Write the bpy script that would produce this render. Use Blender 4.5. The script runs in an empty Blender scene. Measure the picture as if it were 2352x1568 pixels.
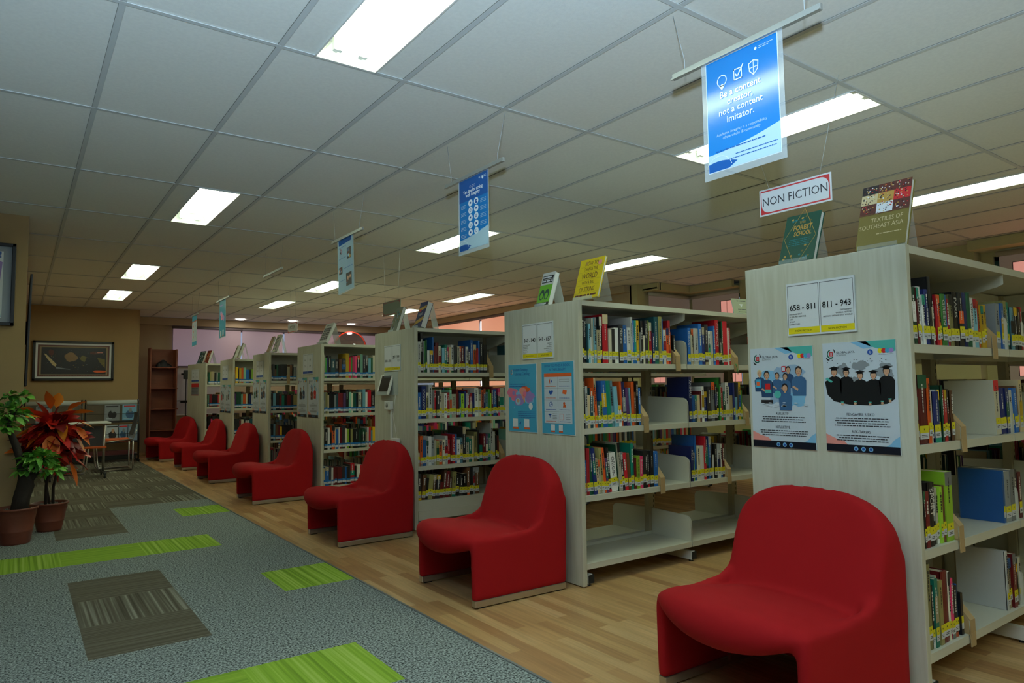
import bpy, bmesh, math, random
from mathutils import Vector, Matrix
random.seed(11)
SC = bpy.context.scene
COL = SC.collection
PI = math.pi

# ------------------------------------------------------------------ camera
CAM_Z = 1.137
cam = bpy.data.cameras.new('camera')
cam.sensor_width = 36.0
cam.lens = 1572.681 / 2352 * 36.0
cam.clip_start, cam.clip_end = 0.05, 100
cam_ob = bpy.data.objects.new('camera', cam)
COL.objects.link(cam_ob)
YAW, PITCH, ROLL = -0.6253, 0.0693, -0.0134
cam_ob.matrix_world = (Matrix.Translation((0, 0, CAM_Z)) @ Matrix.Rotation(YAW, 4, 'Z')
                       @ Matrix.Rotation(PI / 2 + PITCH, 4, 'X') @ Matrix.Rotation(ROLL, 4, 'Z'))
SC.camera = cam_ob

# ------------------------------------------------------------------ world, exposure
w = bpy.data.worlds.new('world')
SC.world = w
w.use_nodes = True
w.node_tree.nodes['Background'].inputs[0].default_value = (0.6, 0.72, 1.0, 1)
w.node_tree.nodes['Background'].inputs[1].default_value = 0.6
SC.view_settings.view_transform = 'Standard'
SC.view_settings.look = 'None'
SC.view_settings.gamma = 1.0
SC.view_settings.use_curve_mapping = False
SC.view_settings.exposure = -0.25
SC.cycles.use_denoising = True
SC.cycles.max_bounces = 7
SC.cycles.diffuse_bounces = 4
SC.cycles.glossy_bounces = 3
SC.cycles.transparent_max_bounces = 12
SC.cycles.caustics_reflective = False
SC.cycles.caustics_refractive = False
SC.cycles.sample_clamp_indirect = 4.0

# the photographer's flash head, on the camera and tilted up at the ceiling
TUBE = 27.0
FLASH = 520.0
fl = bpy.data.lights.new('camera_flash', 'SPOT')
fl.energy = FLASH
fl.color = (0.56, 0.78, 1.0)
fl.spot_size = math.radians(138)
fl.spot_blend = 0.35
fl.shadow_soft_size = 0.03
flo = bpy.data.objects.new('camera_flash', fl)
flo.location = (-0.07, -0.05, 1.405)
d = Vector((math.sin(-YAW) * 0.36, math.cos(YAW) * 0.36, 0.93))
flo.rotation_euler = d.to_track_quat('-Z', 'Y').to_euler()
COL.objects.link(flo)

# ------------------------------------------------------------------ helpers
def lin(c):
    return tuple(((v / 255.0) / 12.92 if v / 255.0 <= 0.04045 else ((v / 255.0 + 0.055) / 1.055) ** 2.4) for v in c)

MATS = {}
def mat(name, rgb, rough=0.6, metal=0.0, spec=0.5, noise=None, emis=None, bump=None, scale=(1, 1, 1)):
    if name in MATS: return MATS[name]
    m = bpy.data.materials.new(name); m.use_nodes = True
    nt = m.node_tree; b = nt.nodes['Principled BSDF']
    c = (*lin(rgb), 1)
    b.inputs['Base Color'].default_value = c
    b.inputs['Roughness'].default_value = rough
    b.inputs['Metallic'].default_value = metal
    b.inputs['Specular IOR Level'].default_value = spec
    if noise or bump:
        tc = nt.nodes.new('ShaderNodeTexCoord'); mp = nt.nodes.new('ShaderNodeMapping')
        mp.inputs['Scale'].default_value = scale
        nt.links.new(tc.outputs['Object'], mp.inputs['Vector'])
    if noise:
        sc, amt = noise
        n = nt.nodes.new('ShaderNodeTexNoise'); n.inputs['Scale'].default_value = sc
        n.inputs['Detail'].default_value = 4
        nt.links.new(mp.outputs[0], n.inputs['Vector'])
        mr = nt.nodes.new('ShaderNodeMapRange')
        mr.inputs['From Min'].default_value = 0.3; mr.inputs['From Max'].default_value = 0.7
        mr.inputs['To Min'].default_value = 1 - amt; mr.inputs['To Max'].default_value = 1 + amt
        nt.links.new(n.outputs[0], mr.inputs[0])
        mx = nt.nodes.new('ShaderNodeVectorMath'); mx.operation = 'SCALE'
        mx.inputs[0].default_value = c[:3]
        nt.links.new(mr.outputs[0], mx.inputs['Scale'])
        nt.links.new(mx.outputs[0], b.inputs['Base Color'])
    if bump:
        sc, st = bump
        n2 = nt.nodes.new('ShaderNodeTexNoise'); n2.inputs['Scale'].default_value = sc
        nt.links.new(mp.outputs[0], n2.inputs['Vector'])
        bp = nt.nodes.new('ShaderNodeBump'); bp.inputs['Strength'].default_value = st; bp.inputs['Distance'].default_value = 0.002
        nt.links.new(n2.outputs[0], bp.inputs['Height']); nt.links.new(bp.outputs[0], b.inputs['Normal'])
    if emis:
        b.inputs['Emission Color'].default_value = (*lin(emis[0]), 1)
        b.inputs['Emission Strength'].default_value = emis[1]
    MATS[name] = m
    return m

def clear_mat(name, alpha, rgb=(235, 245, 245), rough=0.08):
    if name in MATS: return MATS[name]
    m = bpy.data.materials.new(name); m.use_nodes = True
    nt = m.node_tree; nt.nodes.clear()
    o = nt.nodes.new('ShaderNodeOutputMaterial'); t = nt.nodes.new('ShaderNodeBsdfTransparent')
    g = nt.nodes.new('ShaderNodeBsdfPrincipled'); mx = nt.nodes.new('ShaderNodeMixShader')
    g.inputs['Base Color'].default_value = (*lin(rgb), 1); g.inputs['Roughness'].default_value = rough
    fr = nt.nodes.new('ShaderNodeLayerWeight'); fr.inputs['Blend'].default_value = 0.25
    ad = nt.nodes.new('ShaderNodeMath'); ad.operation = 'MULTIPLY_ADD'; ad.inputs[1].default_value = 0.5; ad.inputs[2].default_value = alpha
    nt.links.new(fr.outputs['Fresnel'], ad.inputs[0]); nt.links.new(ad.outputs[0], mx.inputs[0])
    nt.links.new(t.outputs[0], mx.inputs[1]); nt.links.new(g.outputs[0], mx.inputs[2]); nt.links.new(mx.outputs[0], o.inputs[0])
    MATS[name] = m
    return m

def tag(o, label=None, cat=None, group=None, kind=None):
    if label: o['label'] = label
    if cat: o['category'] = cat
    if group: o['group'] = group
    if kind: o['kind'] = kind
    return o

def empty(name, loc=(0, 0, 0), rz=0.0, parent=None):
    o = bpy.data.objects.new(name, None); o.empty_display_size = 0.05
    o.location = loc; o.rotation_euler = (0, 0, rz)
    if parent: o.parent = parent
    COL.objects.link(o)
    return o

class MB:
    """collects faces with materials; build() links them as one mesh object"""
    def __init__(s):
        s.v = []; s.f = []; s.m = []; s.mats = []; s.smooth = []
    def mi(s, m):
        if m not in s.mats: s.mats.append(m)
        return s.mats.index(m)
    def face(s, pts, m, sm=False):
        i = len(s.v); s.v.extend([tuple(p) for p in pts]); s.f.append(tuple(range(i, i + len(pts)))); s.m.append(s.mi(m)); s.smooth.append(sm)
    def mesh(s, verts, faces, m, sm=False):
        i = len(s.v); s.v.extend([tuple(p) for p in verts]); k = s.mi(m)
        for f in faces:
            s.f.append(tuple(a + i for a in f)); s.m.append(k); s.smooth.append(sm)
    def box(s, x0, x1, y0, y1, z0, z1, m, M=None):
        p = [Vector((x, y, z)) for x in (x0, x1) for y in (y0, y1) for z in (z0, z1)]
        if M is not None: p = [M @ q for q in p]
        s.mesh(p, [(0, 1, 3, 2), (4, 6, 7, 5), (0, 4, 5, 1), (2, 3, 7, 6), (0, 2, 6, 4), (1, 5, 7, 3)], m)
    def bbox(s, x0, x1, y0, y1, z0, z1, m, b=0.003):
        # box with chamfered edges
        cx, cy, cz = (x0 + x1) / 2, (y0 + y1) / 2, (z0 + z1) / 2
        bm = bmesh.new(); bmesh.ops.create_cube(bm, size=1)
        for q in bm.verts: q.co = Vector((cx + q.co.x * (x1 - x0), cy + q.co.y * (y1 - y0), cz + q.co.z * (z1 - z0)))
        bmesh.ops.bevel(bm, geom=bm.edges[:], offset=b, segments=2, affect='EDGES', profile=0.5)
        bm.verts.index_update()
        s.mesh([q.co.copy() for q in bm.verts], [[a.index for a in f.verts] for f in bm.faces], m); bm.free()
    def prism(s, poly, axis, a0, a1, m, sm=False):
        """poly: list of 2D points; extruded on axis 'x','y','z' from a0 to a1"""
        def P(p, a):
            return {'x': (a, p[0], p[1]), 'y': (p[0], a, p[1]), 'z': (p[0], p[1], a)}[axis]
        n = len(poly)
        s.mesh([P(p, a0) for p in poly] + [P(p, a1) for p in poly],
               [tuple(range(n)), tuple(range(2 * n - 1, n - 1, -1))] + [(i, i + n, (i + 1) % n + n, (i + 1) % n) for i in range(n)], m, sm)
    def tube(s, pts, r, m, n=8, sm=True, caps=True):
        pts = [Vector(p) for p in pts]; rings = []
        rr = r if isinstance(r, (list, tuple)) else [r] * len(pts)
        up = Vector((0, 0, 1))
        for i, p in enumerate(pts):
            a = pts[max(0, i - 1)]; b = pts[min(len(pts) - 1, i + 1)]
            t = (b - a).normalized()
            u = t.cross(up if abs(t.z) < 0.95 else Vector((1, 0, 0))).normalized(); v = t.cross(u)
            rings.append([p + (u * math.cos(k * 2 * PI / n) + v * math.sin(k * 2 * PI / n)) * rr[i] for k in range(n)])
        vs = [q for R in rings for q in R]
        fs = [(i * n + k, i * n + (k + 1) % n, (i + 1) * n + (k + 1) % n, (i + 1) * n + k) for i in range(len(pts) - 1) for k in range(n)]
        if caps: fs += [tuple(range(n)), tuple(range((len(pts) - 1) * n, len(pts) * n))]
        s.mesh(vs, fs, m, sm)
    def lathe(s, prof, m, n=28, c=(0, 0, 0), sm=True):
        vs = []; fs = []
        for r, z in prof:
            vs += [(c[0] + r * math.cos(k * 2 * PI / n), c[1] + r * math.sin(k * 2 * PI / n), c[2] + z) for k in range(n)]
        for i in range(len(prof) - 1):
            fs += [(i * n + k, i * n + (k + 1) % n, (i + 1) * n + (k + 1) % n, (i + 1) * n + k) for k in range(n)]
        s.mesh(vs, fs, m, sm)
    def disc(s, c, r, m, n=24, M=None, rx=None):
        pts = [Vector((c[0] + r * math.cos(k * 2 * PI / n), c[1] + (rx or r) * math.sin(k * 2 * PI / n), c[2])) for k in range(n)]
        if M is not None: pts = [M @ q for q in pts]
        s.face(pts, m)
    def data(s, name):
        me = bpy.data.meshes.new(name); me.from_pydata(s.v, [], s.f)
        for m in s.mats: me.materials.append(m)
        me.polygons.foreach_set('material_index', s.m); me.polygons.foreach_set('use_smooth', s.smooth)
        me.validate(clean_customdata=False); me.update()
        return me
    def build(s, name, parent=None, loc=None, recalc=True):
        me = s.data(name)
        if recalc:
            bm = bmesh.new(); bm.from_mesh(me); bmesh.ops.recalc_face_normals(bm, faces=bm.faces[:]); bm.to_mesh(me); bm.free()
        o = bpy.data.objects.new(name, me)
        if parent: o.parent = parent
        if loc: o.location = loc
        COL.objects.link(o)
        return o

def link(name, me, parent=None, loc=(0, 0, 0)):
    o = bpy.data.objects.new(name, me); o.parent = parent; o.location = loc
    COL.objects.link(o)
    return o

def struct(mb, name, **k):
    return tag(mb.build(name, **k), kind='structure')

_TX = {}
def text_mesh(t, size, align='CENTER', bold=0.0, shear=0.0):
    key = (t, round(size, 4), align, bold, shear)
    if key in _TX: return _TX[key]
    cu = bpy.data.curves.new('t', 'FONT'); cu.body = t; cu.size = size; cu.align_x = align
    cu.resolution_u = 2; cu.offset = bold; cu.shear = shear; cu.space_line = 1.0
    o = bpy.data.objects.new('t', cu)
    me = bpy.data.meshes.new_from_object(o)
    r = ([v.co.copy() for v in me.vertices], [tuple(p.vertices) for p in me.polygons])
    bpy.data.objects.remove(o); bpy.data.curves.remove(cu); bpy.data.meshes.remove(me)
    _TX[key] = r
    return r

class Sheet:
    """flat printed matter: 2D shapes on a thin board. Local x right, y up, seen from +z"""
    def __init__(s, M, step=0.0005):
        s.M = M; s.mb = MB(); s.k = 0; s.step = step
    def z(s, L): return L * s.step
    def rect(s, x0, y0, x1, y1, m, L=1, rot=0.0):
        pts = [Vector((x0, y0, 0)), Vector((x1, y0, 0)), Vector((x1, y1, 0)), Vector((x0, y1, 0))]
        if rot:
            c = Vector(((x0 + x1) / 2, (y0 + y1) / 2, 0)); R = Matrix.Rotation(rot, 3, 'Z'); pts = [c + R @ (p - c) for p in pts]
        s.poly([(p.x, p.y) for p in pts], m, L)
    def poly(s, pts, m, L=1):
        s.mb.face([s.M @ Vector((p[0], p[1], s.z(L))) for p in pts], m)
    def disc(s, x, y, r, m, L=1, ry=None, n=20):
        s.poly([(x + r * math.cos(k * 2 * PI / n), y + (ry or r) * math.sin(k * 2 * PI / n)) for k in range(n)], m, L)
    def ring(s, x, y, r, t, m, L=1, a0=0, a1=2 * PI, n=20, ry=None):
        q = (ry or r) / r
        for k in range(n):
            a, b = a0 + (a1 - a0) * k / n, a0 + (a1 - a0) * (k + 1) / n
            s.poly([(x + rr * math.cos(c), y + q * rr * math.sin(c)) for rr, c in ((r, a), (r, b), (r - t, b), (r - t, a))], m, L)
    def line(s, x0, y0, x1, y1, t, m, L=1):
        dx, dy = x1 - x0, y1 - y0; l = math.hypot(dx, dy) or 1; nx, ny = -dy / l * t / 2, dx / l * t / 2
        s.poly([(x0 + nx, y0 + ny), (x0 - nx, y0 - ny), (x1 - nx, y1 - ny), (x1 + nx, y1 + ny)], m, L)
    def blob(s, x, y, rx, ry, m, L=1, n=14, j=0.15, rnd=random):
        s.poly([(x + rx * (1 + rnd.uniform(-j, j)) * math.cos(k * 2 * PI / n), y + ry * (1 + rnd.uniform(-j, j)) * math.sin(k * 2 * PI / n)) for k in range(n)], m, L)
    def board(s, w, h, t, m, edge=None):
        V = lambda x, y, z: s.M @ Vector((x, y, z))
        s.mb.mesh([V(x, y, z) for x in (0, w) for y in (0, h) for z in (-t, 0)],
                  [(0, 1, 3, 2), (4, 6, 7, 5), (0, 4, 5, 1), (2, 3, 7, 6), (0, 2, 6, 4), (1, 5, 7, 3)], m)
    def text(s, t, x, y, size, m, L=2, align='CENTER', rot=0.0, bold=0.0, sx=1.0, shear=0.0):
        vs, fs = text_mesh(t, size, align, bold, shear)
        R = Matrix.Rotation(rot, 3, 'Z')
        s.mb.mesh([s.M @ (Vector((x, y, s.z(L))) + R @ Vector((v.x * sx, v.y, 0))) for v in vs], fs, m)
    def greek(s, x0, x1, y, h, m, L=2, fill=1.0, align='c', rnd=random):
        """a line of print too small to read: word-length dashes"""
        w = (x1 - x0) * fill; a = {'c': (x0 + x1 - w) / 2, 'l': x0, 'r': x1 - w}[align]; e = a + w
        while a < e - h:
            b = min(e, a + h * rnd.uniform(1.6, 5.0)); s.rect(a, y, b, y + h, m, L); a = b + h * 0.7

def frame_at(origin, facing):
    """matrix of a board whose lower left corner (as seen) is origin and whose face looks along facing"""
    n = Vector(facing).normalized(); v = Vector((0, 0, 1)); u = v.cross(n).normalized(); v = n.cross(u)
    M = Matrix.Identity(4)
    for i in range(3): M[i][0], M[i][1], M[i][2], M[i][3] = u[i], v[i], n[i], origin[i]
    return M
# ------------------------------------------------------------------ the room
H = 2.642
GX, GY = 0.2858, 2.928          # ceiling grid origin, cells 0.6 x 1.2
XL, YB = -3.0, -3.6             # unseen sides of the room
m_ceil = mat('ceiling_tile', (236, 236, 228), 0.9, noise=(60, 0.03), bump=(220, 0.25))
m_tbar = mat('ceiling_grid_metal', (206, 210, 208), 0.5)
m_gap = mat('shadow_gap', (60, 58, 50), 0.9)
m_shadow_line = mat('tile_shadow_line', (132, 130, 120), 0.9)  # grey for thin strips painting the shadow gap beside each grid bar
m_tan = mat('tan_wall_paint', (172, 144, 102), 0.85, noise=(3, 0.03))
m_cream = mat('cream_wall_paint', (196, 190, 140), 0.85, noise=(3, 0.03))
m_bulk = mat('bulkhead_paint', (190, 172, 138), 0.85)

lights_at = [(i, j) for i in (1, 5, 9, 13) for j in (-4, -1, 2, 5, 7)]
lights_at = [(i, j) for i, j in lights_at if GX + .6 * i + .6 < 7.3 or (j in (-1,) and i == 9)]
mb = MB()
rnd = random.Random(5)
for i in range(-6, 14):
    for j in range(-6, 11):
        x0, x1 = GX + .6 * i, GX + .6 * (i + 1); y0, y1 = GY + 1.2 * j, GY + 1.2 * (j + 1)
        x0, x1, y0, y1 = max(x0, XL), min(x1, 8.6), max(y0, YB), min(y1, 15.2)
        if x1 <= x0 or y1 <= y0: continue
        e = 0.004
        if (i, j) in lights_at:
            c = (x0 + x1) / 2; a, b = c - 0.146, c + 0.146
            mb.face([(x0, y0, H + e), (a, y0, H + e), (a, y1, H + e), (x0, y1, H + e)], m_ceil)
            mb.face([(b, y0, H + e), (x1, y0, H + e), (x1, y1, H + e), (b, y1, H + e)], m_ceil)
        else:
            t = [e + max(0, rnd.gauss(0, 0.0016)) for _ in range(4)]
            mb.face([(x0, y0, H + t[0]), (x1, y0, H + t[1]), (x1, y1, H + t[2]), (x0, y1, H + t[3])], m_ceil)
mb.box(XL, 8.6, YB, 15.2, H + .13, H + .15, m_gap)
struct(mb, 'ceiling', recalc=False)
mb = MB()
for i in range(-5, 15):
    x = GX + .6 * i
    if XL < x < 8.5:
        mb.box(x - .012, x + .012, YB, 15.1, H - .001, H + .003, m_tbar)
        mb.box(x - .0132, x - .012, YB, 15.1, H + .0005, H + .0035, m_shadow_line)
for j in range(-5, 11):
    y = GY + 1.2 * j
    mb.box(XL, 8.6, y - .012, y + .012, H - .0015, H + .002, m_tbar)
    mb.box(XL, 8.6, y + .012, y + .0132, H + .0005, H + .0035, m_shadow_line)
struct(mb, 'trim_1')

# walls: left pier, art wall, its return, window walls, bay, unseen sides
def wall(name, x0, x1, y0, y1, m, z0=0.0, z1=H + .01):
    b = MB(); b.box(x0, x1, y0, y1, z0, z1, m); return struct(b, name)
wall('wall_pier', XL, .04, 7.0, 13.84, m_tan)
wall('wall_art', XL, 1.75, 13.84, 15.3, m_tan)
wall('wall_left', XL - .1, XL, YB, 7.0, m_tan)

# window walls with openings
def wall_open(name, facing, a0, a1, at, thick, o, m):
    """facing 'y': wall plane y=at, runs x a0..a1; facing 'x': wall plane x=at, runs y a0..a1. o: list of (s0,s1,z0,z1)"""
    b = MB()
    def put(s0, s1, z0, z1):
        if s1 - s0 < 1e-4 or z1 - z0 < 1e-4: return
        if facing == 'y': b.box(s0, s1, at, at + thick, z0, z1, m)
        else: b.box(at, at + thick, s0, s1, z0, z1, m)
    cur = a0
    for s0, s1, z0, z1 in o:
        put(cur, s0, 0, H + .01); put(s0, s1, 0, z0); put(s0, s1, z1, H + .01); cur = s1
    put(cur, a1, 0, H + .01)
    return struct(b, name)
wall_open('wall_back', 'y', 1.75, 7.43, 15.12, .15, [(2.50, 5.98, 1.66, 2.47), (6.1, 7.25, 1.66, 2.47)], m_bulk)
wall_open('wall_window', 'x', 7.12, 15.12, 7.33, .15, [(9.3, 14.4, 1.2, 2.5)], m_bulk)
b = MB(); b.box(7.33, 7.48, 7.0, 7.15, 0, H + .01, m_cream); struct(b, 'wall_corner')
wall_open('wall_bay_back', 'y', 7.48, 8.75, 7.05, .15, [(7.62, 8.5, .9, 2.5)], m_cream)
wall_open('wall_bay_side', 'x', 6.0, 7.05, 8.55, .15, [(6.1, 6.98, .9, 2.5)], m_cream)
wall('wall_right', 8.38, 8.7, 3.02, 6.0, m_cream)
wall_open('wall_right_window', 'x', YB, 3.02, 8.55, .15, [(.6, 2.9, .9, 2.5)], m_cream)
b = MB()   # dropped fascias over the windows
b.box(7.48, 8.2, 6.70, 6.76, 2.54, H, m_cream); b.box(8.14, 8.2, 5.96, 6.70, 2.54, H, m_cream); b.box(7.44, 7.5, 6.70, 7.0, 2.54, H, m_cream)
b.box(7.44, 8.2, 6.72, 7.05, 2.56, 2.58, m_cream); b.box(8.17, 8.55, 6.0, 7.05, 2.56, 2.58, m_cream)
struct(b, 'trim_2')
b = MB(); b.box(8.16, 8.24, YB, 3.0, 2.54, H, m_cream); b.box(8.2, 8.55, YB, 3.0, 2.55, 2.57, m_cream); struct(b, 'trim_3')
b = MB(); b.box(1.75, 7.33, 15.0, 15.12, 2.50, H, m_bulk); b.box(7.22, 7.33, 7.15, 15.0, 2.54, H, m_bulk); struct(b, 'trim_4')
# wall behind the photographer, with an unseen window added to let in daylight
wall_open('wall_front', 'y', XL, 8.7, YB - .15, .15, [(-1.8, .6, .9, 2.3)], m_cream)

# ------------------------------------------------------------------ floor
CX = 1.705
def wood_mat():
    m = bpy.data.materials.new('wood_floor'); m.use_nodes = True; nt = m.node_tree; b = nt.nodes['Principled BSDF']
    tc = nt.nodes.new('ShaderNodeTexCoord')
    mp = nt.nodes.new('ShaderNodeMapping'); mp.inputs['Rotation'].default_value = (0, 0, PI / 2)
    nt.links.new(tc.outputs['Object'], mp.inputs['Vector'])
    br = nt.nodes.new('ShaderNodeTexBrick'); br.offset = 0.37; br.offset_frequency = 2; br.squash_frequency = 1
    br.inputs['Scale'].default_value = 1.0; br.inputs['Brick Width'].default_value = 0.62; br.inputs['Row Height'].default_value = 0.065
    br.inputs['Mortar Size'].default_value = 0.0008; br.inputs['Mortar Smooth'].default_value = 0.2
    br.inputs['Color1'].default_value = (0, 0, 0, 1); br.inputs['Color2'].default_value = (1, 1, 1, 1); br.inputs['Mortar'].default_value = (.35, .35, .35, 1)
    nt.links.new(mp.outputs[0], br.inputs['Vector'])
    cr = nt.nodes.new('ShaderNodeValToRGB')
    cr.color_ramp.elements[0].color = (*lin((170, 126, 82)), 1); cr.color_ramp.elements[1].color = (*lin((210, 174, 124)), 1)
    e = cr.color_ramp.elements.new(0.5); e.color = (*lin((196, 156, 104)), 1)
    nt.links.new(br.outputs['Color'], cr.inputs[0])
    mp2 = nt.nodes.new('ShaderNodeMapping'); mp2.inputs['Scale'].default_value = (26, 1.3, 1)
    nt.links.new(tc.outputs['Object'], mp2.inputs['Vector'])
    n = nt.nodes.new('ShaderNodeTexNoise'); n.inputs['Scale'].default_value = 2.2; n.inputs['Detail'].default_value = 5
    nt.links.new(mp2.outputs[0], n.inputs['Vector'])
    mr = nt.nodes.new('ShaderNodeMapRange'); mr.inputs['From Min'].default_value = .3; mr.inputs['From Max'].default_value = .7
    mr.inputs['To Min'].default_value = .82; mr.inputs['To Max'].default_value = 1.12
    nt.links.new(n.outputs[0], mr.inputs[0])
    vm = nt.nodes.new('ShaderNodeVectorMath'); vm.operation = 'SCALE'
    nt.links.new(cr.outputs[0], vm.inputs[0]); nt.links.new(mr.outputs[0], vm.inputs['Scale'])
    nt.links.new(vm.outputs[0], b.inputs['Base Color'])
    b.inputs['Roughness'].default_value = 0.38; b.inputs['Specular IOR Level'].default_value = 0.35
    return m
b = MB(); b.box(CX, 8.7, YB, 15.3, -.05, 0, wood_mat()); struct(b, 'floor')

def fleck(name, c1, c2, scale=170.0):
    m = bpy.data.materials.new(name); m.use_nodes = True; nt = m.node_tree; bs = nt.nodes['Principled BSDF']
    tc = nt.nodes.new('ShaderNodeTexCoord'); n = nt.nodes.new('ShaderNodeTexNoise'); n.inputs['Scale'].default_value = scale
    n.inputs['Detail'].default_value = 2; n.inputs['Roughness'].default_value = .7
    nt.links.new(tc.outputs['Object'], n.inputs['Vector'])
    cr = nt.nodes.new('ShaderNodeValToRGB'); cr.color_ramp.elements[0].position = .36; cr.color_ramp.elements[1].position = .64
    cr.color_ramp.elements[0].color = (*lin(c1), 1); cr.color_ramp.elements[1].color = (*lin(c2), 1)
    nt.links.new(n.outputs[0], cr.inputs[0]); nt.links.new(cr.outputs[0], bs.inputs['Base Color'])
    bs.inputs['Roughness'].default_value = .95; bs.inputs['Specular IOR Level'].default_value = .1
    bp = nt.nodes.new('ShaderNodeBump'); bp.inputs['Strength'].default_value = .4; bp.inputs['Distance'].default_value = .003
    nt.links.new(n.outputs[0], bp.inputs['Height']); nt.links.new(bp.outputs[0], bs.inputs['Normal'])
    return m
def stripe(name, axis, cols, freq=34.0):
    m = bpy.data.materials.new(name); m.use_nodes = True; nt = m.node_tree; bs = nt.nodes['Principled BSDF']
    tc = nt.nodes.new('ShaderNodeTexCoord'); mp = nt.nodes.new('ShaderNodeMapping')
    mp.inputs['Scale'].default_value = (freq, .35, 1) if axis == 'y' else (.35, freq, 1)
    nt.links.new(tc.outputs['Object'], mp.inputs['Vector'])
    n = nt.nodes.new('ShaderNodeTexNoise'); n.inputs['Scale'].default_value = 1.6; n.inputs['Detail'].default_value = 3
    nt.links.new(mp.outputs[0], n.inputs['Vector'])
    cr = nt.nodes.new('ShaderNodeValToRGB'); el = cr.color_ramp.elements
    el[0].position = .33; el[1].position = .68; el[0].color = (*lin(cols[0]), 1); el[1].color = (*lin(cols[2]), 1)
    e = el.new(.5); e.color = (*lin(cols[1]), 1)
    nt.links.new(n.outputs[0], cr.inputs[0]); nt.links.new(cr.outputs[0], bs.inputs['Base Color'])
    bs.inputs['Roughness'].default_value = .95; bs.inputs['Specular IOR Level'].default_value = .1
    return m
G3 = ((112, 142, 44), (142, 176, 58), (172, 196, 92)); B3 = ((76, 70, 58), (104, 98, 84), (146, 144, 130))
BH = ((80, 75, 62), (98, 91, 77), (116, 110, 96))
cm = {'g': fleck('grey_fleck_carpet', (30, 34, 34), (176, 184, 180), 105.0), 'G': stripe('green_carpet_lengthwise', 'y', G3),
      'L': stripe('green_carpet_crosswise', 'x', ((122, 154, 50), (136, 168, 54), (150, 180, 66))),
      'V': stripe('brown_carpet_lengthwise', 'y', B3), 'H': stripe('brown_carpet_crosswise', 'x', BH, 60)}
TX, TY = 0.2798, 3.5225
def tile(i, j):
    if j == 4 and i in (-1, 1): return 'G'
    if j == 4 and i == 0: return 'L'
    if (i, j) in ((2, 1), (2, 7)): return 'G'
    if j == -2 and i == 1: return 'G'
    if j == -2 and i == 0: return 'L'
    if i == 0 and j in (0, 1, 2): return 'V' if j == 1 else 'H'
    if (i <= 0 and j >= 8) or (i == 0 and j >= 6) or (i >= 1 and j >= 9):
        if i <= 0: return 'V' if (j + i) % 2 else 'H'
        return ('H' if j % 2 else 'V') if i == 1 else ('V' if j % 2 else 'H')
    return 'g'
b = MB()
for i in range(-7, 3):
    for j in range(-15, 24):
        x0, x1, y0, y1 = TX + .5 * i, TX + .5 * (i + 1), TY + .5 * j, TY + .5 * (j + 1)
        x0, x1, y0, y1 = max(x0, XL), min(x1, CX), max(y0, YB), min(y1, 15.3)
        if x1 > x0 and y1 > y0: b.face([(x0, y0, 0), (x1, y0, 0), (x1, y1, 0), (x0, y1, 0)], cm[tile(i, j)])
b.box(XL, CX, YB, 15.3, -.05, -.004, m_gap)
struct(b, 'floor_carpet', recalc=False)
b = MB(); b.box(CX - .006, CX + .006, YB, 13.84, -.01, .004, mat('edge_strip', (150, 156, 156), .4, .6)); struct(b, 'trim_5')
b = MB()
mbb = mat('baseboard_blue_grey', (96, 104, 106), .6); mbw = mat('baseboard_white_cap', (214, 216, 206), .5)
b.box(.045, 1.75, 13.825, 13.84, 0, .10, mbb); b.box(.045, 1.755, 13.818, 13.84, .10, .115, mbw)
struct(b, 'baseboard_art')

# ------------------------------------------------------------------ windows with lit roller blinds
def lit_fabric(name, base, ca, cb, strength, axis=0, scale=.6):
    """blind cloth whose own emission stands in for daylight behind it"""
    m = bpy.data.materials.new(name); m.use_nodes = True; nt = m.node_tree; bs = nt.nodes['Principled BSDF']
    bs.inputs['Base Color'].default_value = (*lin(base), 1); bs.inputs['Roughness'].default_value = .9
    tc = nt.nodes.new('ShaderNodeTexCoord'); n = nt.nodes.new('ShaderNodeTexNoise'); n.inputs['Scale'].default_value = scale; n.inputs['Detail'].default_value = 1
    mp = nt.nodes.new('ShaderNodeMapping'); mp.inputs['Scale'].default_value = (1, 1, .25)
    nt.links.new(tc.outputs['Object'], mp.inputs['Vector']); nt.links.new(mp.outputs[0], n.inputs['Vector'])
    cr = nt.nodes.new('ShaderNodeValToRGB'); cr.color_ramp.elements[0].position = .38; cr.color_ramp.elements[1].position = .6
    cr.color_ramp.elements[0].color = (*lin(ca), 1); cr.color_ramp.elements[1].color = (*lin(cb), 1)
    nt.links.new(n.outputs[0], cr.inputs[0]); nt.links.new(cr.outputs[0], bs.inputs['Emission Color'])
    bs.inputs['Emission Strength'].default_value = strength
    return m
m_lilac = lit_fabric('lilac_blind', (150, 140, 140), (176, 138, 142), (146, 142, 176), .42)  # daylight tint is put into the cloth as a glow
m_orange = lit_fabric('orange_blind', (170, 140, 120), (228, 150, 120), (244, 172, 142), .85)
m_dimblind = mat('dim_blind', (140, 128, 112), .9, emis=((120, 104, 92), .35))  # faint emission in place of daylight behind the cloth
m_pinkpane = mat('pink_lit_cloth', (200, 150, 140), .9, emis=((236, 160, 146), .75))  # glowing patch painted on the cloth for sunlight from outside
m_bframe = mat('blind_cassette', (120, 112, 112), .6)
m_cass = mat('pale_cassette', (200, 198, 180), .5)
m_green = mat('green_window_frame', (16, 74, 68), .5)
m_glass = clear_mat('window_glass', .05, (200, 220, 225), .02)
m_dark = mat('dark_bar', (40, 36, 34), .7)

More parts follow.
